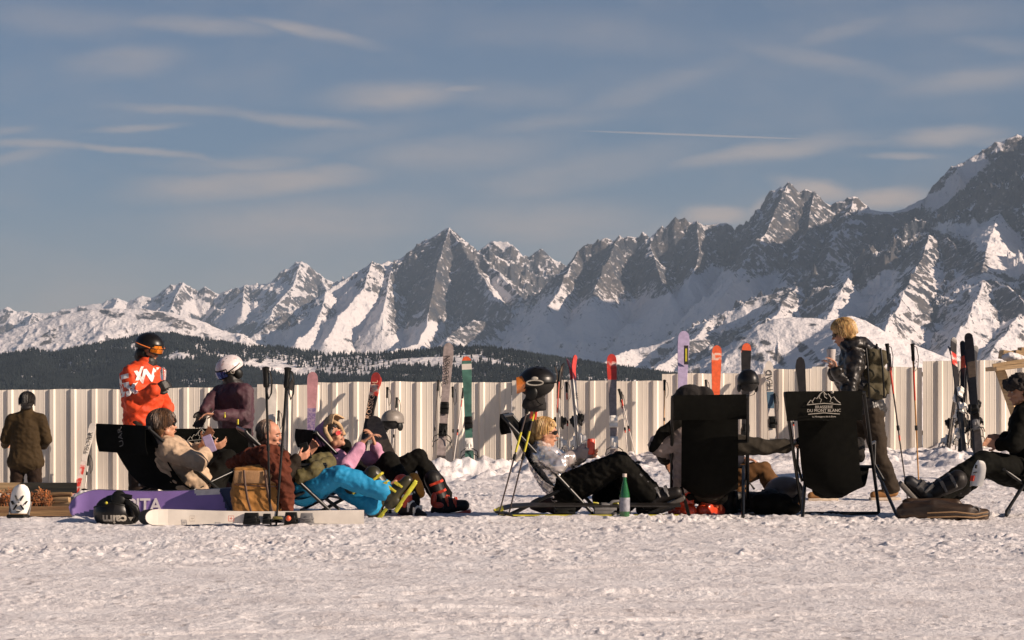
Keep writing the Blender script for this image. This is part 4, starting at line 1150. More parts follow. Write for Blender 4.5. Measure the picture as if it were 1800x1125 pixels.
def pack(label, c, half, lat, fwd, up, m1, m2, group=None, name='backpack', cat='backpack', amp=.006, seed=3, pocket=True, strapside=-1, parent=None):
    """soft rucksack: main bag, lid, front pocket, straps, zip"""
    c = Vector(c); lat, fwd, up = Vector(lat), Vector(fwd), Vector(up); W_, D_, H_ = half
    t = thing(name, label, cat, c-up*H_, group) if parent is None else parent
    m = MB()
    for sx in (-1, 1):
        for sz in (-1, 0, 1):
            for sy in (-1, 1): m.ball(c+lat*sx*(W_-.06)*(.9 if sz > 0 else 1)+fwd*sy*(D_-.06)+up*sz*(H_-.07), .075, n=12, m=8)
    m.box(c, (W_-.03, D_-.025, H_-.03), (lat, fwd, up), taper=.9)
    body = remesh(m, 'main_bag', [m1], t, .012, 5, amp, 16, seed)
    if pocket:
        m = MB(); q = c+fwd*strapside*-1*(D_+.012)-up*H_*.28
        m.box(q, (W_*.72, .030, H_*.45), (lat, fwd, up), taper=.95)
        for sx in (-1, 1): m.ball(q+lat*sx*W_*.6, (.04, .04, H_*.42), (lat, fwd, up), n=10, m=8)
        remesh(m, 'front_pocket', [m1], t, .010, 4, amp*.6, 16, seed+1)
        m = MB(); m.tube([q+lat*-W_*.62+up*H_*.40+fwd*-strapside*.034, q+up*H_*.44+fwd*-strapside*.036, q+lat*W_*.62+up*H_*.40+fwd*-strapside*.034], .005, 5); m.build('zip', m2, t)
    m = MB(); m.tube([c+up*H_*.96+lat*-.04, c+up*(H_+.05), c+up*H_*.96+lat*.04], .010, 6); m.build('haul_loop', m2, t)
    for sx in (-1, 1):
        m = MB(); q = c+fwd*strapside*(D_+.01)+lat*sx*W_*.55
        m.tube([q+up*H_*.85, q+fwd*strapside*.06+up*H_*.4, q+fwd*strapside*.05-up*H_*.3, q-up*H_*.85], .022, 8, flat=.35); m.build('shoulder_strap', m2, t)
        m = MB(); q = c-fwd*strapside*(D_+.014)+lat*sx*W_*.5
        m.tube([q+up*H_*.9, q+up*H_*.2-fwd*strapside*.03, q-up*H_*.9], .009, 6, flat=.5); m.build('compression_strap', m2, t)
    return t
# ================================================================ placing everything
X_, Y_, Z_ = V3(1, 0, 0), V3(0, 1, 0), V3(0, 0, 1)
RED = mat('red_topsheet', (.50, .045, .030), .35, var=.2, vs=12, coat=.3); ORG = mat('orange_topsheet', (.66, .11, .035), .4, var=.15, coat=.3)
LIL = mat('lilac_topsheet', (.36, .30, .44), .45, var=.12); PINK = mat('dusty_pink_topsheet', (.42, .21, .22), .45); VIO = mat('violet_topsheet', (.19, .13, .24), .45)
GRN = mat('green_topsheet', (.055, .135, .105), .45, var=.25, vs=9); GRY = mat('grey_topsheet', (.26, .215, .20), .45, var=.2); DGR = mat('dark_grey_topsheet', (.07, .06, .055), .45, var=.3)
WHT = mat('white_topsheet', (.62, .57, .50), .4, var=.12, vs=6); BKS = mat('black_topsheet', (.014, .012, .011), .4, var=.3); BLU = mat('blue_print', (.07, .13, .18), .5)
INKB = mat('black_print', (.02, .018, .016), .6); INKR = mat('red_print', (.50, .08, .05), .6); BRN = mat('brown_base', (.12, .085, .055), .5, var=.3); INKO = mat('orange_print', (.80, .50, .32), .6); YEL = mat('yellow_paint', (.48, .42, .03), .45)
REDP = mat('red_paint', (.55, .06, .03), .4); WSH = mat('white_shaft', (.62, .56, .5), .35); DSH = mat('dark_shaft', (.05, .035, .03), .35); ORSH = mat('orange_shaft', (.42, .20, .05), .4)
CLRR = mat('red_white_print', (.6, .5, .45), .4, col2=(.5, .045, .03), mixs=9, mixt=.5)

def sp(px, pyb, pyt, w, label, topm, pxt=None, D=32.2, Dt=32.75, **k):
    b = P(px, pyb, D); b.z = min(b.z, GZ(b.x, b.y)+.02) if k.pop('snap', True) else b.z
    return ski_pair(b, P(pxt if pxt is not None else px, pyt, Dt), w, label, topm, **k)
SKG = 'skis leaning along the fence'
sp(131, 868, 746, .09, 'white ski with red tail marks leaning right against the far left of the fence', WHT, pxt=164, D=32.3, single=True, bands=((0, .42, CLRR),), mark=('FISCHER', .085, .74, INKB, True))
ski_pole(P(148, 868, 32.5), P(157, 800, 32.75), 'short pole with a hanging black strap beside the white ski at far left', WSH)
sp(543, 850, 656, .145, 'dusty pink and violet ski standing between the old man and the pink hat', VIO, pxt=550, tipm=PINK, tiplen=.42, single=True, bands=((.0, .62, mat('speckled_lilac', (.30, .22, .30), .5, col2=(.14, .10, .2), mixs=40)),))
sp(625, 850, 657, .125, 'black ski with orange flames and a long vertical name, leaning behind the pink sleeves', BKS, pxt=663, tipm=RED, tiplen=.16, mark=('ROSSIGNOL', .105, .76, INKO, True), bands=((.80, .90, CLRR),), face=(-.25, -1, 0))
sp(508, 850, 668, .08, 'narrow ski pair seen edge on beside the black strapped poles', WHT, pxt=510, face=(.9, -.5, 0), bands=((.9, 1, BKS),))
sp(476, 850, 681, .12, 'white ski tip peeking out behind the grips of the strapped poles', WHT, pxt=479, single=True)
sp(700, 832, 738, .22, 'brown snowboard tail leaning left behind the raised pink sleeves', BRN, pxt=655, D=31.2, Dt=32.4, single=True, name='snowboard', label_kind='board', group=None)
sp(773, 836, 606, .135, 'tall grey skis with a black vertical name and dark bindings, leaning at the fence', GRY, pxt=789, D=31.2, Dt=32.2, bindy=.50, mark=('SALOMON', .092, .80, INKB, True), bands=((.0, .22, DGR),), bind=(BLKP, BLKP))
sp(826, 834, 630, .130, 'green skis with an orange dot at the tip and white heel pieces', GRN, pxt=820, D=31.4, Dt=32.3, bindy=.43, bind=(BLKP, WHITEP), bands=((.965, 1.0, ORG), (.92, .93, WHT)))
sp(983, 838, 640, .085, 'pale edged skis seen side on, left of the red ones behind the silver jacket', BRN, pxt=986, D=31.8, bindy=.47, bind=(BLKP, WHITEP), face=(.95, -.35, 0), bands=((.95, 1, BKS), (0, .6, WHT)))
sp(1024, 838, 627, .09, 'slim red and white skis turned sideways behind the silver jacket', WHT, pxt=1007, D=31.6, tipm=RED, tiplen=.46, bindy=.46, bind=(BLKP, WHITEP), face=(.75, -.6, 0), mark=('XTI', .07, .66, INKB, True))
sp(1081, 838, 626, .130, 'broad red tipped skis standing upright, white binding plates, above the raised black knee', GRY, pxt=1075, D=31.4, Dt=32.4, tipm=RED, tiplen=.44, bindy=.44, bind=(WHITEP, WHITEP), bands=((0, .1, WHT), (.28, .34, WHT), (.86, .95, CLRR)))
sp(1196, 842, 586, .150, 'tall lilac skis with a black and yellow badge rising over the black chair', LIL, pxt=1202, D=30.6, Dt=32.0)
m = MB(); q = P(1206, 624, 31.65); m.box(q, (.028, .006, .125)); bdg = m.build('ski_badge', INKB, bpy.data.objects['ski_pair.00'+str(0)] if False else None, sm=False)
m = MB(); m.box(q-V3(0, .008, 0), (.012, .003, .085)); yb = m.build('badge_stripe', YEL, bdg, sm=False)
lil = [o for o in COL.objects if o.get('label', '').startswith('tall lilac')][0]
bdg.parent = lil; bdg.matrix_parent_inverse = Matrix.Translation(lil.location).inverted()
sp(1256, 842, 611, .130, 'plain orange skis with a pale scuff at the tip, right of the lilac ones', ORG, pxt=1260, D=31.2, Dt=32.3, bands=((.86, .93, mat('scuffed_orange', (.62, .42, .33), .5, col2=(.66, .11, .035), mixs=22)),))
sp(1309, 842, 607, .125, 'black skis with orange edged tips behind the hanging black helmet', BKS, pxt=1312, D=31.2, Dt=32.3, bindy=.35, bands=((.96, 1, ORG),), bind=(BLKP, WHITEP))
sp(1360, 800, 637, .115, 'white skis with a large black vertical name and a blue patch', WHT, pxt=1351, D=32.2, mark=('HEAD', .118, .80, INKB, True), bands=((.52, .64, BLU), (.0, .12, CLRR)), bindy=.34, tip='blunt')
sp(1420, 800, 630, .125, 'plain black skis with pointed tips above the banner of the printed chair', BKS, pxt=1406, D=32.2, tip='blunt')
sp(1700, 832, 598, .10, 'left of two dark ski bundles near the right edge, tips crossed, white heel pieces', BKS, pxt=1674, D=30.2, Dt=32.4, gap=.035, bindy=.58, bind=(WHITEP, WHITEP), face=(.4, -1, 0), bands=((.80, .90, CLRR),), splay=.05)
sp(1724, 828, 591, .115, 'right of two dark ski bundles near the right edge, leaning left with black bindings', BKS, pxt=1703, D=30.0, Dt=32.4, bindy=.42, face=(-.3, -1, 0), bands=((.6, .8, BRN), (0, .3, DGR)), splay=-.03)
sp(1716, 826, 612, .10, 'dark skis leaning right between the two bundles near the right edge', DGR, pxt=1712, D=30.6, Dt=32.5, bindy=.50, gap=.03, face=(.5, -1, 0), bind=(BLKP, BLKP), bands=((.7, 1, BKS),))
sp(1686, 830, 604, .075, 'dark skis crossing over the left bundle near the right edge', BKS, pxt=1694, D=30.4, Dt=32.4, bindy=.40, gap=.03, face=(-.6, -1, 0), bind=(BLKP, WHITEP), bands=((.84, .9, ORG),))
ski_pole(P(1703, 828, 31.5), P(1698, 655, 32.4), 'dark pole between the two ski bundles near the right edge', DSH, group='ski poles by the fence')
sp(1664, 832, 640, .06, 'thin dark skis crossing behind the left bundle near the right edge', DGR, pxt=1690, D=31.0, Dt=32.6, face=(.8, -.5, 0), bind=(BLKP, WHITEP), bindy=.45)

# poles by the fence
for a in ((678, 805, 681, 681, 'taller of two black gripped poles right of the flamed ski', WSH), (686, 800, 698, 699, 'shorter pole with a round black strap right of the flamed ski', WSH),
          (758, 836, 771, 668, 'dark pole leaning on the left side of the tall grey skis', DSH), (797, 836, 796, 680, 'dark gripped pole on the right side of the tall grey skis', DSH),
          (794, 836, 815, 682, 'red and white pole crossing to the green skis', WSH), (999, 836, 996, 672, 'black gripped pole between the side on skis behind the silver jacket', WSH),
          (972, 836, 984, 652, 'dark red pole left of the side on skis behind the silver jacket', REDP), (1122, 826, 1088, 684, 'red banded white pole slanting right of the broad red tipped skis', WSH), (1106, 822, 1091, 690, 'second white pole right of the broad red tipped skis', WSH),
          (1167, 838, 1168, 668, 'orange shafted pole left of the lilac skis', ORSH), (1368, 800, 1362, 692, 'black pole beside the white skis with the blue patch', DSH),
          (1398, 812, 1391, 700, 'thin pole glimpsed between the two hands reaching across', WSH), (1672, 818, 1682, 650, 'thin white pole in the left ski bundle near the right edge', WSH), (480, 850, 490, 722, 'black gripped pole behind the old man head', DSH),
          (1246, 842, 1241, 668, 'black gripped pole between the lilac and orange skis', DSH)):
    x0, y0, x1, y1, lb, mm = a; D0 = 32.0; b = P(x0, y0, D0)
    b.z = GZ(b.x, b.y)-.02
    ski_pole(b, P(x1, y1, 32.55), lb, mm, bands=(((.45, .52), (.78, .86)), REDP) if mm is WSH and x0 > 700 else None, group='ski poles by the fence')

# poles standing in the snow nearer by
def pole_in(px0, py0, D0, px1, py1, D1, label, m_, **k):
    b = P(px0, py0, D0); b.z = GZ(b.x, b.y)-.03; ski_pole(b, P(px1, py1, D1), label, m_, group='ski poles standing in the snow', **k)
pole_in(476, 905, 18.75, 467, 645, 18.8, 'black pole with looped straps standing in front of the old man', BLKP, r=.0095, gs=1.5)
pole_in(485, 905, 18.7, 506, 646, 18.8, 'black pole with one long strap standing right of the old man face', BLKP, r=.0105, gs=1.5)
pole_in(1598, 888, 21.6, 1559, 604, 21.6, 'red ringed pole behind the standing blond woman, tilted left', DSH, bands=(((.70, .86), (.42, .45)), REDP))
pole_in(1617, 886, 21.8, 1604, 604, 21.8, 'upright brown pole with a dangling strap end right of the tilted one', ORSH, bands=(((.66, .84),), REDP))
pole_in(874, 906, 19.45, 934, 694, 19.6, 'left yellow banded pole holding up the black helmet', DSH, bands=(((.54, .70),), YEL), strap=False)
pole_in(891, 904, 19.6, 948, 690, 19.7, 'right yellow banded pole holding up the black helmet', DSH, bands=(((.54, .70), (.78, .90)), YEL), strap=False)

# helmets and things hanging on poles
HB = mat('black_helmet_shell', (.006, .005, .004), .36, var=.2, spec=.35)
t, sh = helmet('large black helmet with a white winged ring, hung on the yellow banded poles', P(943, 672, 19.55), .135, HB, f=(.95, -.3, .1))
o = P(940, 672, 19.38); m = MB()
m.tube([o+X_*.066*math.cos(a)+Z_*.020*math.sin(a)-Z_*.004-Y_*.012 for a in [2*math.pi*k/24 for k in range(25)]], .0058, 6); m.ball(o+Z_*.030-Y_*.004, (.028, .008, .016), n=12, m=8); m.build('ring_emblem', WHITEINK, sh)
gm = MB(); rows = [[P(908, 665, 19.5)+X_*.09*v+Z_*(-.12*u+.03*v)+Y_*(-.05*math.sin(u*3)) for v in (0, .5, 1)] for u in (0, .25, .5, .75, 1)]
gm.sheet(rows, .008); gg = gm.build('goggles', mat('amber_lens', (.55, .16, .02), .12, var=.2, coat=1), t)
nw = MB()
loft(nw, P(941, 695, 19.6), P(939, 714, 19.6), X_, Y_, (.07, .05), (.10, .05), 4)
o_ = remesh(nw, 'neck_warmer', [mat('black_fleece', (.010, .008, .007), .9, bump=.003)], None, .01, 2, .006, 20, 4)
def settle(o):
    n = len(o.data.vertices); co = np.zeros(n*3, np.float32); o.data.vertices.foreach_get('co', co); co = co.reshape(-1, 3)
    c = Vector((float(co[:, 0].mean()), float(co[:, 1].mean()), float(co[:, 2].min()))); o.data.transform(Matrix.Translation(-c)); o.location = c; return o
tag(settle(o_), 'black fleece neck warmer draped over pole grips under the winged ring helmet', 'neck warmer')
helmet('round black helmet hung in front of the orange edged black skis', P(1315, 670, 29.6), .132, HB, f=(.3, -.95, 0), sc=(1, 1.1, 1.12))
t, sh = helmet('pale grey helmet hung behind the two short poles right of the flamed ski', P(690, 738, 27), .120, mat('grey_helmet_shell', (.20, .175, .15), .45), f=(-.6, -.7, 0), strap=False)
helmet('dull grey helmet lying behind the bare legs of the printed chair', P(1378, 866, 20.8), .150, mat('smoke_helmet_shell', (.10, .075, .06), .3), f=(.9, .2, .1), strap=False, vents=False)

# ---------------------------------------------------------------- front row of gear
PUR = mat('purple_base', (.195, .125, .335), .42, var=.12, vs=4, coat=.2); NAVY = mat('navy_graphic', (.018, .020, .060), .4, coat=.2)
def snowboard():
    D = 19.55; L0, R0 = P(124, 893, D), P(452, 889, D-.1); ux = (R0-L0).normalized(); uy = (Z_*1.0+Y_*.16).normalized(); un = ux.cross(uy)
    Ls = (R0-L0).length; w = .148
    def half(x):
        e = .24
        if x < e: return w*math.sqrt(max(0, 1-(1-x/e)**2))*1.0
        if x > Ls-e: return w*math.sqrt(max(0, 1-((x-Ls+e)/e)**2))
        return w*(1-.12*math.sin(math.pi*(x-e)/(Ls-2*e)))
    t = thing('snowboard', 'purple snowboard standing on its long edge, navy patch and white letters', 'snowboard', P(290, 925, D))
    rows = []
    N_ = 110
    for i in range(N_+1):
        x = Ls*i/N_; h = max(half(x), .004); bend = .05*((max(0, .16-x)/.16)**2+(max(0, x-Ls+.16)/.16)**2)
        rows.append([L0+ux*x+uy*h*v-un*bend*-1 for v in [q/9-1 for q in range(19)]])
    m = MB(); m.sheet(rows, -.010); me = m.mesh('board')
    for p in me.polygons:
        q = sum((Vector(m.v[k]) for k in p.vertices), Vector())/len(p.vertices)-L0; x, y = q.dot(ux)/Ls, q.dot(uy)/w
        if (x < .16 and y < -.45+.5*x/.16) or x > .80+.03*(1-y): p.material_index = 1
        if .66+.04*(1-y) < x < .80 and y > .66: p.material_index = 2
    b = link('board', me, [PUR, NAVY, mat('white_graphic', (.62, .58, .55), .5)], t)
    lettering('CAPITA', .145, L0+ux*.335*Ls+uy*.012+un*.010, ux, uy, mat('board_letters', (.60, .55, .55), .5), b, sx=.95, bold=.02)
    m = MB(); a = L0+ux*Ls*.80+uy*w*.84+un*.009; c = L0+ux*Ls*.90-uy*w*.9+un*.009
    m.tube([a, c], .0045, 5); m.build('graphic_line', NAVY, b)
    m = MB(); m.tube([r[-1] for r in rows[2:-2]], .003, 5); m.tube([r[0] for r in rows[2:-2]], .003, 5); m.build('steel_edge', STEEL, b)
snowboard()
# black helmet lying upside down
t, sh = helmet('black helmet lying upside down before the purple snowboard, white name inverted', P(203, 902, 19.0), .155, HB, f=(-1, -.05, .15), u=(0, -.25, -1), strap=False, sc=(1, 1.12, .95), vents=False)
tb = BVHTree.FromPolygons([v.co.copy() for v in sh.data.vertices], [tuple(p.vertices) for p in sh.data.polygons])
decal(sh, [('cairn', .095, P(206, 911, 19.0), -X_, -Z_)], WHITEINK, sh, off=.004)
m = MB(); q = P(230, 912, 18.82); m.slab([(-.02, -.014), (.02, -.014), (0, .016)], q, -X_, -Z_, -Y_, .004); m.build('triangle_emblem', WHITEINK, sh, sm=False)
m = MB(); m.ball(P(187, 884, 18.86), .011); m.build('yellow_dot', YEL, sh)
m = MB()
m.tube([P(190, 878, 18.95), P(212, 871, 18.9), P(232, 874, 18.9)], [.03, .022, .018], 8); m.tube([P(222, 880, 18.9), P(238, 893, 18.88), P(244, 908, 18.9), P(236, 918, 18.95)], [.022, .03, .026, .012], 8); m.tube([P(205, 872, 18.9), P(206, 866, 18.9)], .01, 6)
m.build('chin_strap', BLKP, sh)
# white skis on edge
tl_ = P(640, 911, 18.75); tl_.z = GZ(tl_.x, tl_.y)+.055; tp = P(257, 914, 18.65); tp.z = GZ(tp.x, tp.y)+.062
t = ski_pair(tl_, tp, .125, 'long white skis lying on edge across the snow in front of the ochre bag', WHT, face=(0, -1, 0.05), gap=.03, tiplen=.05, group=None, bindy=None, shift2=.07, mat2=BKS)
BRB_ = mat('olive_yellow_paint', (.16, .13, .03), .5); u_ = (tp-tl_).normalized(); n_ = V3(0, -1, .0)
for nm, c0, c1, mm, hh in (('toe_piece', 428, 458, BLKP, .045), ('toe_lever', 462, 478, BLKP, .04), ('binding_rail', 479, 498, BRB_, .012), ('heel_piece', 500, 525, BLKP, .05), ('heel_lever', 527, 553, GREYP, .04)):
    a = P((c0+c1)/2, 911.5, 18.7); a.z = GZ(a.x, a.y)+.058; m = MB(); L_ = (c1-c0)/F*18.7/2
    m.box(a-Y_*.03, (L_, .024, hh), taper=.8); m.box(a-Y_*.05+X_*L_*.2, (L_*.5, .018, hh*.5), taper=.7); m.tube([a-Y_*.06-X_*L_*.8, a-Y_*.07, a-Y_*.055+X_*L_], .008, 6)
    m.build(nm, mm, t, bev=.004)
m = MB(); a = P(507, 911, 18.6); a.z = GZ(a.x, a.y)+.06; m.ball(a-Y_*.01, (.022, .02, .022)); m.build('heel_button', ORG, t)
for cx_ in (339, 407):
    a = P(cx_, 912, 18.66); a.z = GZ(a.x, a.y)+.062; s_ = .020
    m = MB(); mm = INKR if cx_ > 400 else mat('faint_print', (.40, .35, .29), .5)
    m.tube([a+V3(-s_, -.024, -s_), a+V3(s_, -.024, -s_), a+V3(s_, -.024, s_), a+V3(-s_, -.024, s_), a+V3(-s_, -.024, -s_)], .0022, 4); m.tube([a+V3(0, -.024, -s_*.6), a+V3(0, -.024, s_*.6)], .0025, 4); m.tube([a+V3(-s_*.6, -.024, 0), a+V3(s_*.5, -.024, 0)], .0025, 4)
    m.build('square_mark', mm, t)
# wooden trough with dry plants and logs
WOOD = mat('weathered_wood', (.24, .145, .065), .75, var=.3, vs=7, stretch=(.4, 1, 5), bump=.004, bs=30, col2=(.15, .08, .035), mixs=6); WOODL = mat('pale_pine', (.40, .27, .14), .7, var=.25, vs=7, stretch=(.4, 1, 6), bump=.003, bs=25)
t = thing('planter_trough', 'low wooden trough of split logs and dead orange plants behind the white binding', 'planter', P(40, 922, 20.3))
gz0 = GZ(P(40, 900, 20.2).x, 20.2)
def pw(px, z, D): p = P(px, 900, D); p.z = gz0+z; return p
m = MB(); m.box((pw(20, .20, 20.75)), (.56, .02, .045)); m.build('back_board', WOODL, t, sm=False, bev=.004)
m = MB(); m.box((pw(20, .035, 20.0)), (.55, .022, .04)); m.build('front_board', WOOD, t, sm=False, bev=.004)
for k, (x, z, r) in enumerate(((104, .155, .020), (100, .115, .026), (106, .07, .032))):
    m = MB(); a = pw(x-26, z, 20.25+.03*k); b = pw(x+22, z+.01, 20.2); m.tube([a, a.lerp(b, .5)+Z_*.004, b], [r, r*1.1, r*.95], 9); m.build('log', WOOD if k == 0 else WOODL, t)
m = MB(); m.box(pw(20, .07, 20.5), (.54, .2, .05)); m.build('earth', mat('dark_soil', (.03, .02, .012), .9, bump=.01, bs=20), t)
DRY = mat('dead_orange_foliage', (.32, .095, .022), .85, var=.6, vs=9, col2=(.16, .075, .03), mixs=30)
for cx_, sp_ in ((72, 20), (14, 26), (-25, 22)):
    m = MB(); rr = random.Random(cx_+90); c = pw(cx_, .09, 20.15)
    for k in range(420):
        d = V3(rr.gauss(0, 1), rr.gauss(0, .6), abs(rr.gauss(0, .8))).normalized(); q = c+V3(d.x*sp_/211*1.1*rr.random()**.5, d.y*.12, d.z*.13*rr.random()**.4)
        e = V3(rr.uniform(-1, 1), rr.uniform(-1, 1), rr.uniform(-.6, 1)).normalized(); s2 = e.orthogonal().normalized()*rr.uniform(.004, .009); l = rr.uniform(.012, .03)
        m.add([q, q+e*l*.5+s2, q+e*l, q+e*l*.5-s2], [(0, 1, 2, 3)])
    for k in range(16):
        q = c+V3(rr.uniform(-.08, .08), rr.uniform(-.05, .05), -.03); m.tube([q, q+V3(rr.uniform(-.06, .06), rr.uniform(-.03, .03), rr.uniform(.08, .15))], .003, 4)
    m.build('dead_plant', DRY, t, sm=False)
# white snowboard binding
def high_back(label, c, up, side, s, mat_, parent_name='snowboard_binding', base=True, red=False):
    up = up.normalized(); side = side.normalized(); n = side.cross(up)
    t = thing(parent_name, label, 'binding', c)
    out = [(-.085, 0), (-.10, .10), (-.095, .20), (-.07, .26), (-.03, .285), (.03, .285), (.07, .26), (.095, .20), (.10, .10), (.085, 0)]
    rows = []
    for y in [i/14 for i in range(15)]:
        yy = y*.285; hw = np.interp(yy, [0, .1, .2, .26, .285], [.085, .10, .093, .068, .03])
        rows.append([c+side*hw*v*s+up*(yy+.045)*s+n*(-(.05*v*v)+.03)*s for v in (-1, -.75, -.5, -.25, 0, .25, .5, .75, 1)])
    m = MB(); m.sheet(rows, .006); hb = m.build('highback', mat_, t)
    m = MB()
    def sl(a, b, r=.017): m.tube([c+side*a[0]*s+up*(a[1]+.045)*s+n*(.041-.05*(a[0]/.1)**2)*s, c+side*(a[0]+b[0])/2*s+up*((a[1]+b[1])/2+.045)*s+n*(.043-.05*((a[0]+b[0])/.2)**2)*s, c+side*b[0]*s+up*(b[1]+.045)*s+n*(.041-.05*(b[0]/.1)**2)*s], r*s, 6, flat=.5)
    if not red:
        sl((-.040, .175), (-.014, .125), .013); sl((.040, .175), (.014, .125), .013); sl((-.050, .040), (-.018, .085), .014); sl((.050, .040), (.018, .085), .014)
        sl((-.075, .12), (-.055, .09), .016); sl((.075, .12), (.055, .09), .013); sl((-.02, .02), (.02, .02), .010); sl((0, .105), (.0, .108), .008)
    else:
        sl((0, .19), (0, .23), .012); sl((-.02, .14), (.02, .15), .011)
    m.build('cutouts', BLKP, hb)
    if red: m = MB(); m.box(c+up*.125*s+n*.04*s+side*-.02*s, (.022*s, .005, .03*s), (side, n, up)); m.build('red_patch', REDP, hb)
    if base:
        m = MB(); m.box(c+up*.02*s+n*.03, (.085*s, .14*s, .016*s), (side, n, up)); m.ball(c+up*.015*s+n*-.07*s, (.10*s, .05*s, .022*s), (side, n, up))
        m.build('baseplate', BLKP, t, bev=.006)
        m = MB(); m.tube([c+side*-.09*s+up*.09*s, c+side*-.08*s+up*.10*s+n*.11*s, c+up*.12*s+n*.13*s, c+side*.08*s+up*.10*s+n*.11*s, c+side*.09*s+up*.09*s], .016*s, 6, flat=.4); (m.build('ankle_strap', BLKP, t) if red else None)
        m = MB(); m.tube([c+side*-.095*s+up*.03*s, c+side*-.1*s+up*.16*s+n*-.05*s], .007, 6); m.tube([c+side*.095*s+up*.03*s, c+side*.1*s+up*.16*s+n*-.05*s], .007, 6); m.build('heel_loop', GREYP, t)
    return t
bc = P(33, 922, 19.4); bc.z = GZ(bc.x, bc.y)
high_back('white snowboard binding with a crossed highback standing at the far left', bc, V3(.05, .05, 1), X_, .82, WHITEP)
kc = P(1712, 862, 19.35)
high_back('white curved binding back with a red patch propped against the seated knee at right', kc, V3(.22, .1, 1), V3(.62, -.78, 0), .74, WHITEP, base=False, red=True)

# ochre bag and draped maroon jacket
OCH = mat('ochre_canvas', (.30, .135, .028), .8, var=.25, vs=8, bump=.002, bs=90); LEA = mat('brown_leather', (.06, .025, .012), .5)
t = thing('tote_bag', 'ochre canvas bag with brown straps standing on the snow behind the white skis', 'bag', P(452, 905, 19.3))
m = MB(); c = P(452, 863, 19.35); m.box(c, (.185, .09, .185), taper=.93)
for sx in (-1, 1): m.ball(c+V3(sx*.15, 0, -.02), (.06, .09, .17)); m.ball(c+V3(sx*.12, -.04, -.11), (.07, .06, .08))
m.ball(c+Z_*.16, (.15, .07, .05)); remesh(m, 'main_bag', [OCH], t, .010, 4, .007, 18, 12)
m = MB(); m.box(c+V3(0, -.085, .115), (.178, .014, .052), (X_, (Y_+Z_*.15).normalized(), Z_), taper=.98); m.build('flap', mat('pale_ochre_canvas', (.36, .20, .09), .8, var=.2, bump=.002, bs=90), t, bev=.008)
for x in (-.085, .085): m = MB(); m.tube([c+V3(x-.01, -.11, .17), c+V3(x, -.118, .06), c+V3(x+.02, -.122, -.06), c+V3(x+.05, -.105, -.17)], .009, 6, flat=.5); m.build('strap', LEA, t)
m = MB(); m.tube([c+V3(-.17, -.108, .055), c+V3(0, -.118, .045), c+V3(.17, -.108, .04)], .006, 5); m.build('zip', LEA, t)
MAR = mat('maroon_cloth', (.085, .021, .010), .85, var=.3, vs=6, bump=.002, bs=60, fold=.04, spec=.2)
m = MB()
limb(m, [P(405, 816, 19.6), P(440, 803, 19.5), P(472, 798, 19.4), P(495, 808, 19.4)], [.03, .055, .075, .07]); limb(m, [P(470, 805, 19.35), P(492, 830, 19.3), P(500, 862, 19.3), P(505, 892, 19.3)], [.07, .075, .07, .045]); limb(m, [P(445, 806, 19.45), P(462, 826, 19.4)], [.05, .045])
o_ = remesh(m, 'draped_jacket', [MAR], None, .008, 2, .020, 20, 8); tag(settle(o_), 'maroon jacket draped over the chair arm above the ochre bag', 'jacket')

# bottle, can, cup, glass, phones
t = thing('glass_bottle', 'green glass bottle with a grey label standing in the snow', 'bottle', P(1098, 908, 19.25))
GL = mat('green_bottle_glass', (.03, .17, .05), .08, trans=.45, var=.1, coat=.5)
def lathe(m, c, prof, n=18):
    m.tube([c+Z_*z for r, z in prof], [r for r, z in prof], n)
c = P(1098, 908, 19.25); c.z = GZ(c.x, c.y)-.01
m = MB(); lathe(m, c, [(.036, 0), (.040, .01), (.0405, .17), (.036, .20), (.024, .25), (.0155, .29), (.014, .325)]); m.build('glass', GL, t)
m = MB(); lathe(m, c, [(.0415, .045), (.0415, .155)]); m.build('paper_label', mat('grey_blue_label', (.24, .24, .27), .6, var=.25, vs=40), t)
m = MB(); lathe(m, c, [(.017, .318), (.0175, .345)]); m.build('cap', mat('pale_cap', (.45, .38, .33), .4), t)

# skis lying under the silver-jacketed woman
a = P(1195, 903, 19.75); b = P(868, 905, 19.65)
for v in (a, b): v.z = GZ(v.x, v.y)+.012
t = ski_pair(a, b, .10, 'yellow edged black skis lying flat under the silver jacket chair', BKS, face=(0, -.25, 1), gap=-.11, group=None, bands=((.0, .04, YEL), (.93, 1, YEL)), bindy=.62)
m = MB(); m.tube([a+V3(0, -.052, .004), b+V3(.1, -.052, .004)], .006, 5); m.build('yellow_edge', YEL, t)
for px in (1047, 1082): m = MB(); q = P(px, 888, 19.7); m.tube([q+V3(-.02, 0, .02), q+V3(.02, 0, .015), q+V3(.02, 0, -.01)], .008, 5); m.build('yellow_lever', YEL, t)

# ---------------------------------------------------------------- chairs
def PZ(px, z, D): p = P(px, 700, D); p.z = z; return p
deck_chair(P(172, 748, 20.75), P(262, 752, 20.2), PZ(330, .36, 21.3), PZ(418, .36, 20.75), 'black deck chair at far left, its pale lettering on the turned back panel', sag=.30, logo=False)
m = None
deck_chair(P(303, 757, 21.9), P(440, 756, 21.9), PZ(312, .34, 22.7), PZ(440, .34, 22.7), 'low black deck chair behind the beige jacket, printed emblem on its back', logo=2, sag=.2)
deck_chair(P(418, 752, 20.1), P(432, 758, 19.5), PZ(600, .34, 20.3), PZ(588, .32, 19.65), 'deck chair of the old man in blue trousers', sag=.30, header=0, arms=True)
deck_chair(P(524, 757, 21.0), P(556, 760, 20.45), PZ(668, .36, 21.1), PZ(690, .34, 20.6), 'deck chair of the woman in the pink hat', sag=.30, header=.16)
deck_chair(P(900, 729, 20.35), P(884, 732, 19.8), PZ(1052, .38, 20.4), PZ(1045, .36, 19.8), 'deck chair of the woman in the silver jacket', sag=.27, header=.17, arms=False)
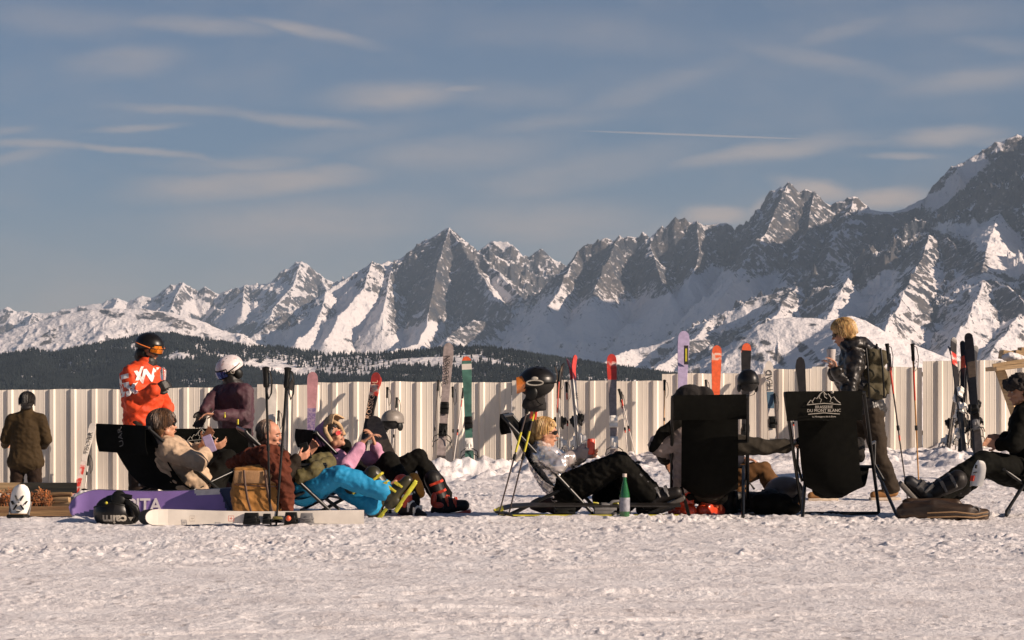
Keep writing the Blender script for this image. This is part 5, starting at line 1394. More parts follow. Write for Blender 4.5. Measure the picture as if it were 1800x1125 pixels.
deck_chair(P(1182, 699, 19.5), P(1314, 697, 19.5), PZ(1180, .40, 20.5), PZ(1314, .40, 20.5), 'unprinted deck chair seen square from behind above the red boots', sag=.37, header=.20, arms=True, inset=.125, belly=.10, rear=(P(1212, 905, 19.45), P(1306, 905, 19.45)))
deck_chair(P(1380, 692, 19.3), P(1519, 691, 19.4), PZ(1410, .40, 20.4), PZ(1545, .40, 20.5), 'deck chair seen from behind with a white mountain emblem across its back', logo=1, sag=.36, header=.235, arms=True, inset=.125, belly=.10, rear=(P(1410, 905, 19.3), P(1580, 905, 19.35)))
deck_chair(P(1880, 730, 19.8), P(1868, 732, 20.4), PZ(1765, .40, 19.7), PZ(1770, .40, 20.3), 'deck chair cut off by the right edge under the seated man', sag=.20, header=0)
ch1 = [o for o in COL.objects if o.get('label', '').startswith('black deck chair at far left')][0]
bk = [c for c in ch1.children if c.name.startswith('header_banner')][0]
ux = (P(262, 752, 20.2)-P(172, 748, 20.75)).normalized(); uy = (Z_-ux*ux.z).normalized(); un = ux.cross(uy)
# (the print on this panel runs up the cloth)
lettering('UAR', .085, P(221, 768, 20.42)-V3(.035, .045, 0), (uy*.97+ux*-.22).normalized(), -(ux*.97+uy*.22).normalized(), mat('faded_print', (.10, .09, .08), .7), bk)

# ---------------------------------------------------------------- people
def cloth(n, c, **k): return mat(n, c, k.pop('rough', .85), var=k.pop('var', .18), vs=k.pop('vs', 5), bump=.0015, bs=120, fold=k.pop('fold', .022), spec=k.pop('spec', .2), **k)
TRB = cloth('black_ski_trousers', (.0048, .0044, .0032), spec=.12); BLKG = mat('black_glove_leather', (.010, .008, .006), .55, bump=.002)
def on_snow(p, h): p = Vector(p); p.z = GZ(p.x, p.y)+h; return p

# brown coat, far left, back to us
D = 32.0
J = dict(head=P(48, 708, D), neck=P(47, 724, D), chest=P(46, 747, D), pelvis=P(45, 790, D), sh_l=P(22, 739, D), el_l=P(10, 772, D), wr_l=P(9, 783, D+.28), sh_r=P(71, 739, D), el_r=P(82, 772, D), wr_r=P(76, 784, D+.28),
         hip_l=P(32, 803, D), kn_l=P(29, 858, D), an_l=on_snow(P(28, 915, D), .09), hip_r=P(58, 803, D), kn_r=P(62, 858, D), an_r=on_snow(P(64, 915, D), .09))
BRC = cloth('brown_waxed_coat', (.040, .025, .010), var=.12)
t, j = person('person in a long brown coat standing at the fence with back turned', J, BRC, cloth('dark_brown_trousers', (.022, .012, .007)), jr=1.08, hem=P(45, 812, D), hemw=(.25, .17), headf=(-.1, 1, -.25), seed=4, amp=.007, wl=.19,
    hands=(((0, 1, 0), (-1, 0, 0), 1, .9), ((0, 1, 0), (1, 0, 0), -1, .9)))
hair(t, j['head'], (-.1, 1, -.25), Z_, HAIRBK, 1.12, seed=3, length=.02, puff=1.08)
for k in 'lr': shoe(t, j['an_'+k], (0, 1, 0), BLKP, BLKP)
# red jacket
D = 22.6; f = (.86, -.42, -.22)
J = dict(head=P(264, 612, D), neck=P(252, 642, D), chest=P(249, 672, D), pelvis=P(250, 728, D), sh_r=P(232, 660, D-.12), el_r=P(234, 708, D-.28), wr_r=P(271, 686, D-.36), sh_l=P(268, 662, D+.16), el_l=P(279, 702, D+.2), wr_l=P(294, 718, D+.05),
         hip_r=P(243, 748, D-.08), kn_r=P(242, 822, D-.08), an_r=on_snow(P(240, 895, D-.08), .10), hip_l=P(257, 748, D+.1), kn_l=P(262, 822, D+.1), an_l=on_snow(P(262, 895, D+.1), .10))
t, j = person('person in an orange red jacket and black helmet holding a small glass', J, cloth('orange_red_shell', (.60, .062, .018), rough=.6), cloth('dark_brown_ski_trousers', (.02, .013, .010)), jr=1.22, hem=P(250, 748, D), headf=f, seed=11, amp=.013, chestd=.15, chestw=.175,
    hands=(((.9, 0, .45), (0, 1, .1), -1, 1.3), ((.35, 0, -.9), (0, -1, 0), 1, .8)), gloves=(BLKG, BLKG), cuffs=(.06, .06))
helmet('', j['head']+Z_*.028-Vector(f)*.01, .122, HB, f=f, parent=t, strap=False)
goggles(t, j['head']+Vector(f)*.006, f, Z_, 1.12, mat('orange_mirror_lens', (.80, .22, .02), .08, metal=.7, var=.25, vs=12), mat('orange_strap', (.62, .16, .03), .6))
face_bits(t, j['head'], f, Z_, eyes=False)
m = MB(); loft(m, j['neck']-Z_*.02, j['head']-Z_*.125-X_*.02, X_, Y_, (.10, .10), (.085, .085), 4); m.ball(j['head']+Vector((-.075, .0, -.07)), (.075, .08, .075)); remesh(m, 'neck_gaiter', [BLKG], t, .01, 2, .005, 20, 3)
jk = [c for c in t.children if c.name.startswith('jacket')][0]
WPR = mat('white_jacket_print', (.72, .66, .62), .7)
decal(jk, [('E', .27, P(224, 680, D), (X_*.96+Z_*.2).normalized(), (Z_*.97-X_*.18).normalized()), ('x', .20, P(240, 682, D), (X_*.92+Z_*.3).normalized(), (Z_*.95-X_*.25).normalized()), ('/', .17, P(251, 658, D), X_, Z_), ('W', .17, P(262, 662, D), (X_*.95+Z_*.2).normalized(), (Z_*.97-X_*.2).normalized())], WPR, jk)
for k in 'lr': boot(t, j['an_'+k], (0, 0, 1), (1, -.2, 0), (BLKP, BLKP, GREYP, BLKP))
g = MB(); c = P(287, 668, D-.42); lathe(g, c, [(.022, 0), (.027, .03), (.030, .085), (.022, .10), (.010, .12)]); o_ = g.build('drinking_glass', mat('clear_cup', (.75, .75, .75), .1, trans=.9), None); tag(o_, 'small clear glass held in the black glove of the red jacket', 'glass')
# plum jacket, white helmet
D = 23.4; f = (-.72, -.52, -.46)
J = dict(head=P(401, 652, D), neck=P(412, 679, D), chest=P(411, 706, D), pelvis=P(414, 748, D), sh_l=P(428, 692, D-.16), el_l=P(430, 732, D-.22), wr_l=P(381, 729, D-.42), sh_r=P(388, 694, D+.12), el_r=P(372, 706, D-.05), wr_r=P(359, 722, D-.25),
         hip_l=P(422, 768, D-.08), kn_l=P(420, 836, D-.1), an_l=on_snow(P(420, 895, D), .10), hip_r=P(404, 768, D+.08), kn_r=P(402, 836, D), an_r=on_snow(P(402, 895, D+.1), .10))
PLUM = mat('plum_shell', (.048, .015, .023), .7, var=.2, vs=5, bump=.0015, bs=120, fold=.03)
t, j = person('person in a plum jacket and white helmet looking down at a glove', J, PLUM, cloth('plum_dark_trousers', (.03, .014, .016)), jr=1.18, hem=P(414, 765, D), headf=f, seed=21, amp=.010, chestd=.15,
    hands=(((-.35, -.1, -.93), (0, -1, 0), 1, .7), ((-1, -.1, .05), (0, -.2, -1), -1, .8)), gloves=(BLKG, None))
WSHELL = mat('white_helmet_shell', (.62, .56, .55), .3, var=.1, col2=(.50, .36, .34), mixs=30, mixt=.62)
helmet('', j['head']+Z_*.03-Vector(f)*.012, .122, WSHELL, f=f, parent=t, strap=True)
goggles(t, j['head']+Vector(f)*.006, f, Z_, 1.1, mat('blue_mirror_lens', (.05, .08, .25), .1, metal=.6), BLKP)
m = MB(); q = j['head']+V3(.055, -.115, -.01); m.tube([q+X_*.018*math.cos(a)+Z_*.018*math.sin(a) for a in [k*math.pi/6 for k in range(13)]], .0045, 5); m.build('ear_ring_mark', WHITEINK, t)
m = MB(); loft(m, j['neck'], j['head']-Z_*.07+X_*.02, X_, Y_, (.095, .095), (.075, .08), 4); remesh(m, 'neck_gaiter', [BLKG], t, .01, 2, .005, 20, 5)
for px, py in ((395, 731), (418, 743)): m = MB(); m.tube([P(px, py-6, D-.42), P(px, py+3, D-.43)], .009, 5); m.build('yellow_zip_pull', YEL, t)
for k in 'lr': boot(t, j['an_'+k], (0, 0, 1), (-.8, -.5, 0), (BLKP, BLKP, GREYP, BLKP))

# beige camouflage jacket in the first chair
f = (.90, .34, .06)
J = dict(head=P(288, 748, 20.45), neck=P(284, 776, 20.5), chest=P(300, 800, 20.55), pelvis=P(358, 862, 20.75), sh_r=P(296, 790, 20.32), el_r=P(348, 812, 20.3), wr_r=P(369, 788, 20.48), sh_l=P(307, 786, 20.78), el_l=P(342, 798, 20.95), wr_l=P(358, 778, 20.78),
         hip_r=P(372, 858, 20.72), kn_r=P(400, 806, 20.9), an_r=on_snow(P(452, 880, 21.2), .10), hip_l=P(362, 862, 20.95), kn_l=P(392, 805, 21.25), an_l=on_snow(P(440, 880, 21.5), .10))
BEI = mat('beige_patterned_shell', (.46, .33, .22), .7, var=.1, col2=(.27, .20, .135), mixs=7, mixt=.56, bump=.0015, bs=120, fold=.03)
t, j = person('brown haired man in a beige patterned jacket reclining and looking at a phone', J, BEI, TRB, jr=1.08, headf=f, headu=(-.25, 0, 1), seed=31, amp=.013, hands=(((.9, .1, .25), (-.2, .5, .4), 1, .9), ((.5, -.2, .8), (0, -1, 0), -1, .7)), sleeve=(.80, .72), cuffs=(.06, .06))
hair(t, j['head'], f, (-.25, 0, 1), HAIRBR, 1.12, seed=6, puff=1.08, n=420)
face_bits(t, j['head'], f, (-.25, 0, 1), eyes=False, glasses=BLKP)
m = MB(); m.box(P(368, 780, 20.40), (.040, .006, .075), ((X_*.93+Z_*.36).normalized(), Y_, (Z_*.93-X_*.36).normalized())); o_ = m.build('mobile_phone', mat('lilac_phone_back', (.33, .27, .42), .25), None, bev=.006, sm=False); tag(o_, 'lilac backed phone held by the man in the beige jacket', 'phone')
for k in 'lr': boot(t, j['an_'+k], (-.3, -.1, 1), (1, .3, .1), (BLKP, BLKP, GREYP, BLKP))

# old man, blue trousers
f = (.97, -.18, -.16)
J = dict(head=P(474, 764, 19.75), neck=P(466, 792, 19.8), chest=P(480, 812, 19.8), pelvis=P(522, 856, 19.85), sh_r=P(478, 806, 19.6), el_r=P(505, 828, 19.45), wr_r=P(520, 808, 19.5), sh_l=P(484, 800, 20.0), el_l=P(525, 826, 20.1), wr_l=P(541, 800, 19.98),
         hip_r=P(535, 862, 19.75), kn_r=P(597, 836, 19.6), an_r=P(676, 862, 19.6), hip_l=P(532, 864, 19.98), kn_l=P(588, 846, 20.0), an_l=P(655, 888, 19.8), toe_r=P(700, 845, 19.6))
BLT = mat('bright_blue_trousers', (.006, .24, .46), .75, var=.12, vs=6, bump=.0015, bs=120, fold=.03)
t, j = person('older man with cropped hair and bright blue trousers reclining with a phone', J, cloth('black_brown_jacket', (.016, .011, .007)), BLT, SKIN2, headf=f, headu=(-.1, 0, 1), seed=41, amp=.010, tfold=.0065, fs=20, s=1.0, tr=1.08,
    hands=(((.8, .2, .35), (-.2, .6, .5), 1, 1.1), ((.5, -.1, .8), (.1, -1, 0), -1, 1.2)), sleeve=(.96, .96))
hair(t, j['head'], f, (-.1, 0, 1), HAIRGR, 1.0, seed=9, recede=.5, n=260)
face_bits(t, j['head'], f, (-.1, 0, 1), eyes=True)
LBT = (mat('olive_boot_shell', (.03, .026, .010), .35, var=.4, vs=15), mat('dark_olive_cuff', (.022, .02, .008), .4), YEL, mat('lime_sole', (.44, .42, .03), .5, var=.3))
boot(t, P(682, 868, 19.6), (-.62, 0, .78), (.55, -.05, .80), LBT); boot(t, P(652, 884, 19.85), (-.75, 0, .66), (.62, -.1, .75), LBT)
m = MB(); m.box(P(537, 793, 19.72), (.036, .006, .07), ((X_*.9+Z_*.3).normalized(), Y_, (Z_*.95-X_*.3).normalized())); o_ = m.build('mobile_phone', BLKP, None, bev=.006, sm=False); tag(o_, 'black phone held upright by the older man', 'phone')
m = MB(); limb(m, [P(528, 838, 19.6), P(552, 825, 19.6), P(580, 812, 19.8)], [.05, .06, .045]); limb(m, [P(548, 812, 19.95), P(575, 806, 20.0)], [.05, .05]); limb(m, [P(530, 842, 19.65), P(542, 850, 19.7)], [.045, .03])
o_ = remesh(m, 'olive_garment', [mat('olive_cloth', (.085, .07, .022), .8, var=.3, bump=.002, fold=.03)], None, .010, 3, .011, 14, 3); tag(settle(o_), 'olive jacket bunched on the lap of the older man', 'jacket')

# woman in pink
f = (.80, -.42, .42); hu = (-.45, 0, .9)
J = dict(head=P(584, 768, 20.6), neck=P(574, 794, 20.75), chest=P(590, 815, 20.8), pelvis=P(640, 862, 20.85), sh_r=P(594, 806, 20.6), el_r=P(607, 824, 20.35), wr_r=P(637, 778, 20.45), sh_l=P(604, 800, 21.0), el_l=P(670, 808, 20.95), wr_l=P(659, 782, 20.85),
         hip_r=P(648, 860, 20.7), kn_r=P(684, 812, 20.6), an_r=on_snow(P(722, 882, 20.4), .10), hip_l=P(648, 862, 20.98), kn_l=P(735, 806, 21.0), an_l=on_snow(P(778, 880, 21.0), .12))
PNK = mat('pink_fleece', (.50, .24, .35), .85, var=.12, bump=.002, bs=90, fold=.02)
t, j = person('woman in a pink and beige hood and red sunglasses reclining with both hands raised', J, PNK, TRB, headf=f, headu=hu, seed=51, amp=.008, tr=1.1, hands=(((.75, .1, .6), (.6, .1, -.6), 1, .9), ((-.25, -.2, .9), (-1, 0, -.2), -1, 1.0)), sleeve=(.92, .92), wl=.15, chestw=.165)
face_bits(t, j['head'], f, hu, eyes=False, glasses=mat('red_lens', (.45, .03, .02), .1, coat=1))
hair(t, j['head'], f, hu, HAIRBK, 1.0, seed=5, length=.05, n=120)
m = MB(); loft(m, j['pelvis'].lerp(j['chest'], .35), j['chest'].lerp(j['neck'], .8), (j['sh_r']-j['sh_l']), X_, (.19, .165), (.17, .135), 4); m.ball(j['neck']+V3(.08, -.05, .0), .07); m.ball(j['head']+V3(.09, .05, -.09), .07)
remesh(m, 'black_vest', [TRB], t, .011, 3, .009, 14, 8)
fh = Vector(f).normalized(); uh = Vector(hu); uh = (uh-fh*uh.dot(fh)).normalized(); rh = fh.cross(uh); c = j['head']
PH = mat('pink_hood', (.44, .20, .33), .8, var=.2, bump=.002); BH = mat('beige_fur_trim', (.40, .27, .15), .9, var=.3, bump=.006, bs=80)
m = MB(); rows = []
for i in range(11):
    th = math.pi*(.56*i/10+.0); row = []
    for k in range(17):
        ph = math.radians(-20+ 220*k/16); q = .138*(1+.05*math.sin(k*1.3+i))
        row.append(c-fh*(.150*math.cos(th)+.0)+(rh*math.cos(ph)+uh*math.sin(ph))*math.sin(th)*q+uh*.012)
    rows.append(row)
m.sheet(rows, .008); hd = m.build('hood', PH, t)
m = MB(); m.tube([p+fh*.012 for p in rows[-1]], .020, 8); hr_ = m.build('fur_trim', BH, hd)
m = MB(); m.sheet([[p for p in rows[-1][4:13]], [p+fh*.055+uh*.014 for p in rows[-1][4:13]], [p+fh*.095-uh*.002 for p in rows[-1][4:13]]], .012); m.build('brim', BH, hd)
RB = mat('red_boot_plastic', (.58, .055, .02), .3, var=.15); BBT = mat('black_boot_plastic', (.010, .008, .007), .5, spec=.3)
boot(t, P(716, 886, 20.35), (-.25, 0, .95), (.55, -.35, -.15), (BBT, RB, WHITEP, REDP), .95); boot(t, P(776, 882, 20.8), (-.35, 0, .9), (.93, -.1, .22), (BBT, BBT, RB, REDP), 1.05)
m = MB(); q = P(762, 878, 20.66); m.ball(q, (.03, .02, .06), ((X_+Z_*.4).normalized(), Y_, Z_)); m.ball(P(770, 888, 20.64), (.05, .02, .026)); m.build('red_boot_flap', RB, t)
m = MB(); limb(m, [P(728, 842, 20.5), P(738, 866, 20.45)], [.05, .045]); o_ = remesh(m, 'rucksack_pocket', [mat('amber_cloth', (.50, .20, .02), .7)], None, .008, 2, .005, 15, 2); tag(settle(o_), 'amber yellow pouch tucked behind the crossed ski boots', 'pouch')

# silver jacket
f = (.985, -.12, -.08)
J = dict(head=P(959, 760, 20.0), neck=P(950, 787, 20.05), chest=P(958, 808, 20.05), pelvis=P(988, 858, 20.05), sh_r=P(951, 800, 19.86), el_r=P(982, 817, 19.75), wr_r=P(1010, 798, 19.85), sh_l=P(962, 797, 20.25), el_l=P(1000, 815, 20.35), wr_l=P(1024, 800, 20.1),
         hip_r=P(1000, 858, 19.93), kn_r=P(1090, 814, 19.8), an_r=P(1140, 866, 19.8), hip_l=P(1000, 860, 20.18), kn_l=P(1078, 822, 20.25), an_l=P(1132, 878, 20.2))
SIL = mat('silver_puffer', (.78, .73, .70), .27, metal=.72, var=.10, vs=6, bump=.003, bs=22, fold=.03)
t, j = person('blond woman in a shiny silver jacket and dark glasses reclining with a red can', J, SIL, TRB, headf=f, seed=61, amp=.010, fs=24, tr=1.2, jr=1.04, hands=(((1, 0, .05), (0, .8, .3), 1, 1.0), ((.95, -.3, .1), (0, -.9, .2), -1, 1.1)), gloves=(mat('grey_knit_glove', (.25, .21, .20), .9, bump=.003), None), sleeve=(.86, .9), hood=[(P(942, 782, 20.1), .075), (P(950, 788, 19.93), .06), (P(952, 787, 20.2), .065)])
hair(t, j['head'], f, Z_, HAIRBL, 1.04, seed=15, n=330, length=.0)
m = MB(); m.ball(j['head']+V3(-.10, .03, -.03), (.06, .06, .07)); m.build('hair_bun', HAIRBL, t)
face_bits(t, j['head'], f, Z_, eyes=False, glasses=BLKP)
GB = (BBT, BBT, GREYP, mat('grey_sole', (.08, .07, .06), .5))
boot(t, P(1145, 868, 19.8), (-.72, 0, .69), (.75, -.1, .35), GB, 1.08); boot(t, P(1134, 880, 20.2), (-.75, 0, .6), (.75, -.1, .3), GB)
g = MB(); c = P(1039, 799, 19.86); lathe(g, c, [(.026, 0), (.033, .008), (.033, .115), (.026, .130)]); o_ = g.build('drink_can', REDP, None); tag(o_, 'red drinks can held by the woman in silver', 'can')
m = MB(); c = P(1075, 874, 20.4); m.ball(c, (.16, .12, .14)); m.ball(c+V3(.08, 0, -.04), (.14, .12, .10)); o_ = remesh(m, 'bag', [TRB], None, .012, 3, .010, 10, 4); tag(settle(o_), 'rounded black bag on the snow behind the green bottle', 'bag')
m = MB(); c = P(985, 885, 20.15); m.ball(c, (.20, .12, .08)); m.ball(c+V3(-.13, 0, -.01), (.12, .1, .06)); o_ = remesh(m, 'folded_clothes', [mat('dark_heap_cloth', (.02, .012, .010), .8, col2=(.05, .02, .015), mixs=9)], None, .012, 3, .014, 10, 6); tag(settle(o_), 'dark heap of clothes under the chair of the woman in silver', 'clothes')
m = MB(); limb(m, [P(928, 745, 20.1), P(925, 760, 20.1)], [.07, .065]); m.ball(P(934, 740, 20.15), .06); o_ = remesh(m, 'black_mitten', [BLKG], None, .01, 3, .008, 14, 5); tag(settle(o_), 'black mittens hung on the chair back behind the blond head in silver', 'mittens')
for px, rx in ((936, .012), (943, .012)):
    pass
m = MB(); m.tube([P(936, 713, 19.62), P(933, 735, 19.66)], .012, 8); m.tube([P(944, 713, 19.66), P(940, 737, 19.7)], .012, 8); o_ = m.build('pole_grip_pair', REDP, None); tag(o_, 'two red pole handles hanging under the black neck warmer', 'handles')

# standing blond woman
D = 23.0; f = (-.93, .05, -.30)
J = dict(head=P(1481, 586, D), neck=P(1494, 612, D), chest=P(1506, 642, D), pelvis=P(1523, 706, D), sh_l=P(1504, 632, D-.18), el_l=P(1492, 686, D-.28), wr_l=P(1471, 652, D-.3), sh_r=P(1506, 630, D+.18), el_r=P(1485, 680, D+.2), wr_r=P(1464, 656, D+.05),
         hip_l=P(1533, 730, D-.09), kn_l=P(1546, 802, D-.08), an_l=on_snow(P(1567, 868, D-.05), .11), hip_r=P(1520, 730, D+.09), kn_r=P(1488, 798, D+.08), an_r=on_snow(P(1457, 868, D-.05), .11))
LEJ = mat('black_leather_jacket', (.009, .0065, .004), .42, var=.3, bump=.001, bs=35, spec=.5, fold=.03)
TRW = cloth('brown_grey_trousers', (.030, .021, .013))
t, j = person('blond woman standing in a black leather jacket with a white cup and a backpack', J, LEJ, TRW, headf=f, seed=71, amp=.014, jr=1.12, hem=P(1530, 722, D), chestd=.15, chestw=.165, tr=.98,
    hands=(((-.3, 0, .95), (-1, 0, 0), 1, 1.1), ((-.3, -.2, .9), (-1, -.3, 0), -1, 1.0)), gloves=(None, None), hood=[(P(1516, 612, D), .10), (P(1502, 606, D-.05), .085), (P(1530, 622, D), .085), (P(1500, 610, D+.08), .08)])
hair(t, j['head'], f, Z_, HAIRBL, 1.14, seed=25, puff=1.04, length=.03, n=420)
face_bits(t, j['head'], f, Z_, eyes=False, glasses=BLKP)
OLV = mat('olive_pack_canvas', (.060, .048, .021), .8, var=.15, vs=8, bump=.002, bs=100)
sl_ = (V3(.16, 0, 1)).normalized()
pk = pack('olive backpack worn by the standing blond woman', P(1536, 658, D-.05), (.17, .105, .235), (0, 1, 0), V3(1, 0, -.12).normalized(), V3(.10, 0, 1).normalized(), OLV, BLKP, seed=8, strapside=-1)
for px in (1522, 1548):
    m = MB(); m.tube([P(px, 612, D-.24), P(px+3, 640, D-.27), P(px+6, 690, D-.25), P(px+6, 700, D-.2)], .009, 6, flat=.5); m.build('side_strap', BLKP, pk)
TAN = mat('tan_suede', (.26, .12, .035), .8); shoe(t, j['an_l'], (-1, -.1, 0), TAN, mat('pale_rubber', (.5, .4, .3), .6), 1.08); shoe(t, j['an_r'], (-1, -.1, -.02), TAN, mat('cream_rubber', (.5, .4, .3), .6), 1.08)
g = MB(); c = P(1461, 640, D-.22); lathe(g, c, [(.034, 0), (.038, .06), (.045, .14)]); o_ = g.build('paper_cup', mat('paper_cup_white', (.42, .38, .36), .6), None); tag(o_, 'white paper cup held by the standing blond woman', 'cup')

# person in the plain chair seen from behind
J = dict(head=P(1246, 722, 19.95), neck=P(1246, 750, 19.95), chest=P(1246, 775, 19.95), pelvis=P(1246, 858, 20.15), sh_l=P(1205, 765, 19.95), el_l=P(1158, 782, 20.0), wr_l=P(1170, 808, 20.25), sh_r=P(1290, 782, 19.95), el_r=P(1338, 785, 19.95), wr_r=P(1388, 784, 20.0),
         hip_l=P(1232, 862, 20.2), kn_l=P(1222, 806, 20.6), an_l=on_snow(P(1207, 890, 20.15), .13), hip_r=P(1260, 862, 20.2), kn_r=P(1250, 806, 20.6), an_r=on_snow(P(1241, 890, 20.2), .13))
ARMX = 1
GRV = mat('grey_quilted_sleeve', (.30, .24, .22), .7, var=.15, bump=.003, bs=25)
t, j = person('person seated behind the unprinted chair back in red boots, reaching a dark sleeve right', J, cloth('dark_olive_padded', (.030, .025, .018)), TRB, headf=(.1, 1, 0), seed=81, amp=.010, hands=(((1, 0, .15), (0, 0, -1), 1, .6), ((.4, .5, -.6), (0, -1, 0), -1, .9)), sleeve=(.97, .97), jr=1.0)
hair(t, j['head'], (.1, 1, 0), Z_, HAIRBK, 1.05, seed=7)
m = MB(); limb(m, [j['sh_l'], j['el_l']+X_*.01, j['wr_l']+V3(-.0, 0, .05)], [.105, .092, .070]); limb(m, [j['sh_l']+V3(.0, .02, -.05), P(1200, 850, 20.1)], [.10, .08]); remesh(m, 'grey_sleeve', [GRV], t, .011, 3, .008, 20, 4)
m = MB(); limb(m, [P(1190, 742, 19.85), P(1163, 762, 19.85), P(1146, 790, 19.9)], [.05, .046, .028]); remesh(m, 'black_shawl', [TRB], t, .011, 2, .006, 14, 5)
m = MB(); m.ball(P(1213, 694, 19.9), (.125, .11, .085)); m.ball(P(1238, 692, 19.9), (.08, .09, .06)); m.ball(P(1190, 705, 19.9), (.05, .07, .06)); remesh(m, 'black_beanie', [mat('black_knit', (.009, .007, .006), .95, bump=.004)], t, .011, 3, .006, 18, 9)
RBS = (RB, RB, mat('orange_buckle', (.6, .16, .06), .4), BBT)
boot(t, j['an_l']-Z_*.02, (0, .2, 1), (-.45, .9, 0), RBS, 1.15); boot(t, j['an_r']-Z_*.02, (.05, .2, 1), (.6, .8, 0), RBS, 1.15)
# person in brown trousers beyond
J = dict(head=P(1262, 735, 21.5), neck=P(1256, 760, 21.5), chest=P(1256, 785, 21.5), pelvis=P(1272, 842, 21.5), sh_l=P(1250, 775, 21.7), el_l=P(1275, 815, 21.75), wr_l=P(1300, 808, 21.6), sh_r=P(1250, 777, 21.3), el_r=P(1272, 818, 21.25), wr_r=P(1298, 806, 21.35),
         hip_r=P(1284, 838, 21.4), kn_r=P(1342, 825, 21.35), an_r=on_snow(P(1368, 880, 21.3), .12), hip_l=P(1284, 838, 21.62), kn_l=P(1300, 822, 21.8), an_l=on_snow(P(1298, 884, 21.7), .12))
t, j = person('person in tan brown trousers seated beyond the unprinted chair with one knee showing', J, cloth('dark_blue_black_jacket', (.012, .012, .018)), cloth('tan_brown_trousers', (.13, .062, .022)), headf=(1, 0, -.1), seed=91, tr=.92, hands=(((1, 0, 0), (0, 0, -1), 1, .6), ((1, 0, 0), (0, 0, -1), -1, .6)))
hair(t, j['head'], (1, 0, -.1), Z_, HAIRBR, 1.05, seed=2)
for k in 'lr': shoe(t, j['an_'+k], (1, -.3, 0), TAN, BLKP)
# person in the printed chair, mostly hidden: a hand to the left
J = dict(head=P(1462, 725, 19.95), neck=P(1460, 752, 19.95), chest=P(1460, 778, 19.95), pelvis=P(1460, 850, 20.1), sh_l=P(1430, 772, 19.95), el_l=P(1432, 800, 20.15), wr_l=P(1410, 778, 20.0), sh_r=P(1490, 772, 19.95), el_r=P(1507, 800, 20.1), wr_r=P(1510, 778, 20.4),
         hip_l=P(1450, 852, 20.2), kn_l=P(1448, 808, 20.65), an_l=P(1450, 842, 21.0), hip_r=P(1472, 852, 20.2), kn_r=P(1486, 808, 20.65), an_r=P(1482, 842, 21.0))
t, j = person('person hidden by the emblem printed chair back, one hand out to the left', J, cloth('dark_jacket_cloth', (.012, .010, .008)), TRB, headf=(0, 1, 0), seed=95, jr=.92, hands=(((.1, 1, 0), (0, 0, -1), 1, .8), ((-1, 0, .15), (0, .4, -1), -1, .7)))
hair(t, j['head'], (0, 1, 0), Z_, HAIRBK, 1.0, seed=12)
for k in 'lr': boot(t, j['an_'+k], (0, -.9, .4), (0, .4, .9), GB, .8)

# seated man at the right edge
f = (-.98, -.12, -.14)
J = dict(head=P(1793, 688, 20.0), neck=P(1806, 716, 20.05), chest=P(1806, 745, 20.05), pelvis=P(1808, 822, 20.1), sh_l=P(1800, 735, 19.85), el_l=P(1782, 780, 19.75), wr_l=P(1758, 782, 19.8), sh_r=P(1808, 733, 20.27), el_r=P(1790, 780, 20.35), wr_r=P(1766, 770, 20.2),
         hip_l=P(1800, 834, 19.95), kn_l=P(1730, 812, 19.75), an_l=P(1648, 868, 19.6), hip_r=P(1800, 834, 20.2), kn_r=P(1728, 822, 20.25), an_r=P(1660, 872, 20.0))
t, j = person('dark clothed man cut off by the right edge, in a fur hat, legs stretched out', J, cloth('near_black_jacket', (.0045, .0043, .003), spec=.1), cloth('near_black_trousers', (.0042, .0042, .003), spec=.1), mat('deep_tan_skin', (.34, .17, .10), .5), headf=f, seed=99, jr=1.12, tr=1.18, amp=.010, hands=(((-1, 0, 0), (0, .8, -.2), 1, 1.0), ((-1, 0, .2), (0, -.8, 0), -1, 1.0)))  # tan skin, a darker tone than the other people have
m = MB(); q = j['head']
for k in range(26):
    a = 2*math.pi*k/26; m.ball(q+V3(math.cos(a)*.10, math.sin(a)*.10, .055+.012*math.sin(k*2.3)), .040, n=8, m=6)
m.ball(q+V3(0, 0, .09), (.09, .09, .06)); m.ball(q+V3(.05, -.07, -.01), (.04, .03, .05)); m.ball(q+V3(.05, .07, -.01), (.04, .03, .05)); m.ball(q+V3(.09, 0, 0), (.04, .06, .06))
remesh(m, 'fur_hat', [mat('black_fur', (.014, .010, .008), .9, bump=.012, bs=70)], t, .008, 1, .010, 40, 3)
face_bits(t, j['head'], f, Z_)
GB2 = (mat('black_grey_boot', (.016, .015, .015), .35), BBT, mat('pale_grey_buckle', (.08, .075, .07), .45), mat('pale_sole', (.15, .13, .11), .6))
boot(t, P(1640, 866, 19.55), (.80, 0, .42), (-.62, -.1, .68), GB2, 1.12); boot(t, P(1652, 872, 20.0), (.80, 0, .3), (-.72, -.1, .6), GB2, 1.0)

# ---------------------------------------------------------------- heaps of bags
t = pack('black backpack lying on the snow between the two chair backs', P(1318, 882, 20.6)+Z_*-.0, (.25, .13, .11), X_, Y_, Z_, mat('black_nylon', (.007, .0065, .005), .6, bump=.002), BLKP, seed=14, name='backpack')
m = MB(); c = P(1365, 886, 20.3); m.ball(c, (.15, .12, .085)); m.ball(c+V3(-.12, 0, .0), (.12, .12, .09)); m.ball(c+V3(.1, -.02, -.03), (.10, .1, .05)); o_ = remesh(m, 'bag', [TRB], None, .011, 3, .012, 12, 7); tag(settle(o_), 'slumped black bag beside the left legs of the printed chair', 'bag')
BRB = mat('dark_brown_nylon', (.030, .016, .007), .5, var=.4, vs=6, col2=(.055, .026, .010), mixs=5, mixt=.60, bump=.004, bs=25, stretch=(.5, 1, 3))
t = thing('duffel_bag', 'long dark brown duffel lying under the stretched black boots at right', 'bag', P(1660, 915, 19.2))
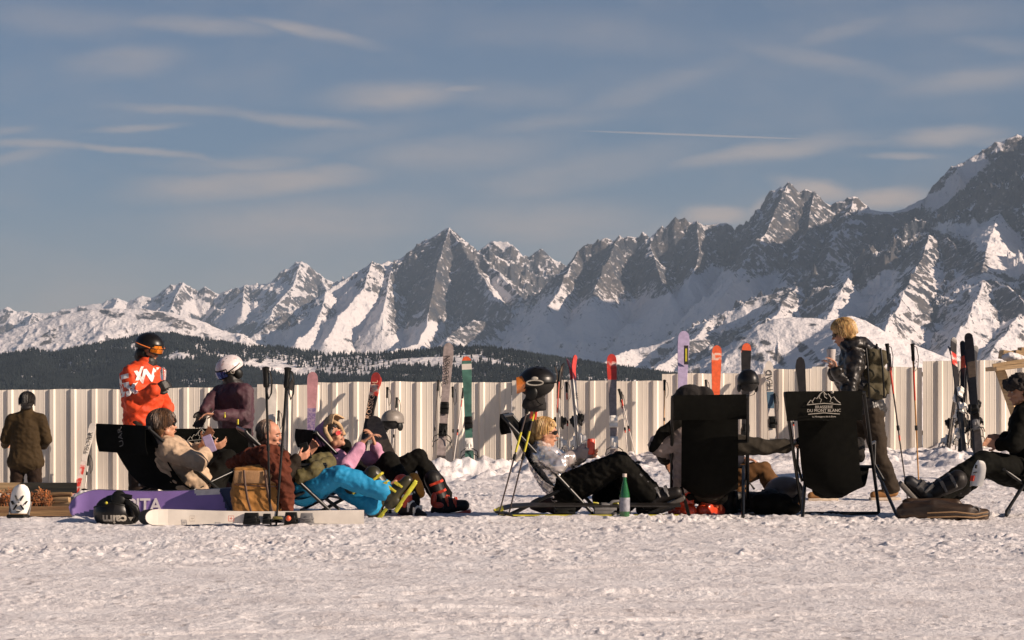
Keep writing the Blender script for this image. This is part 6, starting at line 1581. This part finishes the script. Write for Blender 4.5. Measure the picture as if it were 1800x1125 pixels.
m = MB(); limb(m, [P(1592, 900, 19.3), P(1640, 898, 19.25), P(1700, 902, 19.2), P(1730, 906, 19.2)], [.075, .085, .07, .045]); limb(m, [P(1600, 890, 19.45), P(1680, 892, 19.4)], [.07, .06]); remesh(m, 'main_bag', [BRB], t, .010, 3, .012, 12, 13, stretch=(.4, 1, 1.6))
for k in range(3): m = MB(); m.tube([P(1630, 902+4*k, 19.12), P(1680, 900+4*k, 19.08), P(1715, 904+3*k, 19.1), P(1736, 900+3*k, 19.15)], .007, 6); m.build('strap', mat('tan_webbing', (.22, .13, .06), .7) if k != 1 else BRB, t)
m = MB(); m.tube([P(1715, 897, 19.15)+V3(.03*math.cos(a), 0, .03*math.sin(a)) for a in [k*math.pi/5 for k in range(11)]], .006, 6); m.build('buckle_ring', GREYP, t)

# ---------------------------------------------------------------- timber stand at the right
t = thing('timber_stand', 'pale timber stand with snow on its top behind the seated man', 'stand', P(1790, 860, 26))
m = MB(); m.box(P(1800, 642, 26), (.36, .30, .022), ((X_+Z_*.12).normalized(), Y_, (Z_-X_*.12).normalized())); m.build('top_board', WOODL, t, sm=False, bev=.003)
m = MB(); m.box(P(1800, 634, 25.75), (.34, .02, .02), ((X_+Z_*.16).normalized(), Y_, (Z_-X_*.16).normalized())); m.build('edge_batten', WOODL, t, sm=False, bev=.003)
m = MB(); a, b = P(1757, 648, 25.9), P(1800, 770, 25.9); m.tube([a, b], .055, 4); m.build('slanted_leg', WOODL, t, sm=False)
m = MB(); m.tube([P(1830, 648, 26.2), on_snow(P(1832, 800, 26.2), 0)], .05, 4); m.build('leg', WOODL, t, sm=False)
for px in (1768, 1790): m = MB(); m.box(P(px, 624, 26.1), (.055, .12, .045), ((X_-Z_*.15).normalized(), Y_, (Z_+X_*.15).normalized())); m.build('plank_end', WOODL, t, sm=False, bev=.003)
m = MB(); m.box(P(1800, 622, 26.2), (.05, .1, .07)); m.build('block', WOODL, t, sm=False, bev=.003)
m = MB(); m.ball(P(1778, 628, 25.95), (.10, .10, .045)); m.ball(P(1788, 630, 25.95), (.08, .1, .03)); remesh(m, 'snow_cap', [SNOW], t, .01, 2, .01, 20, 3)
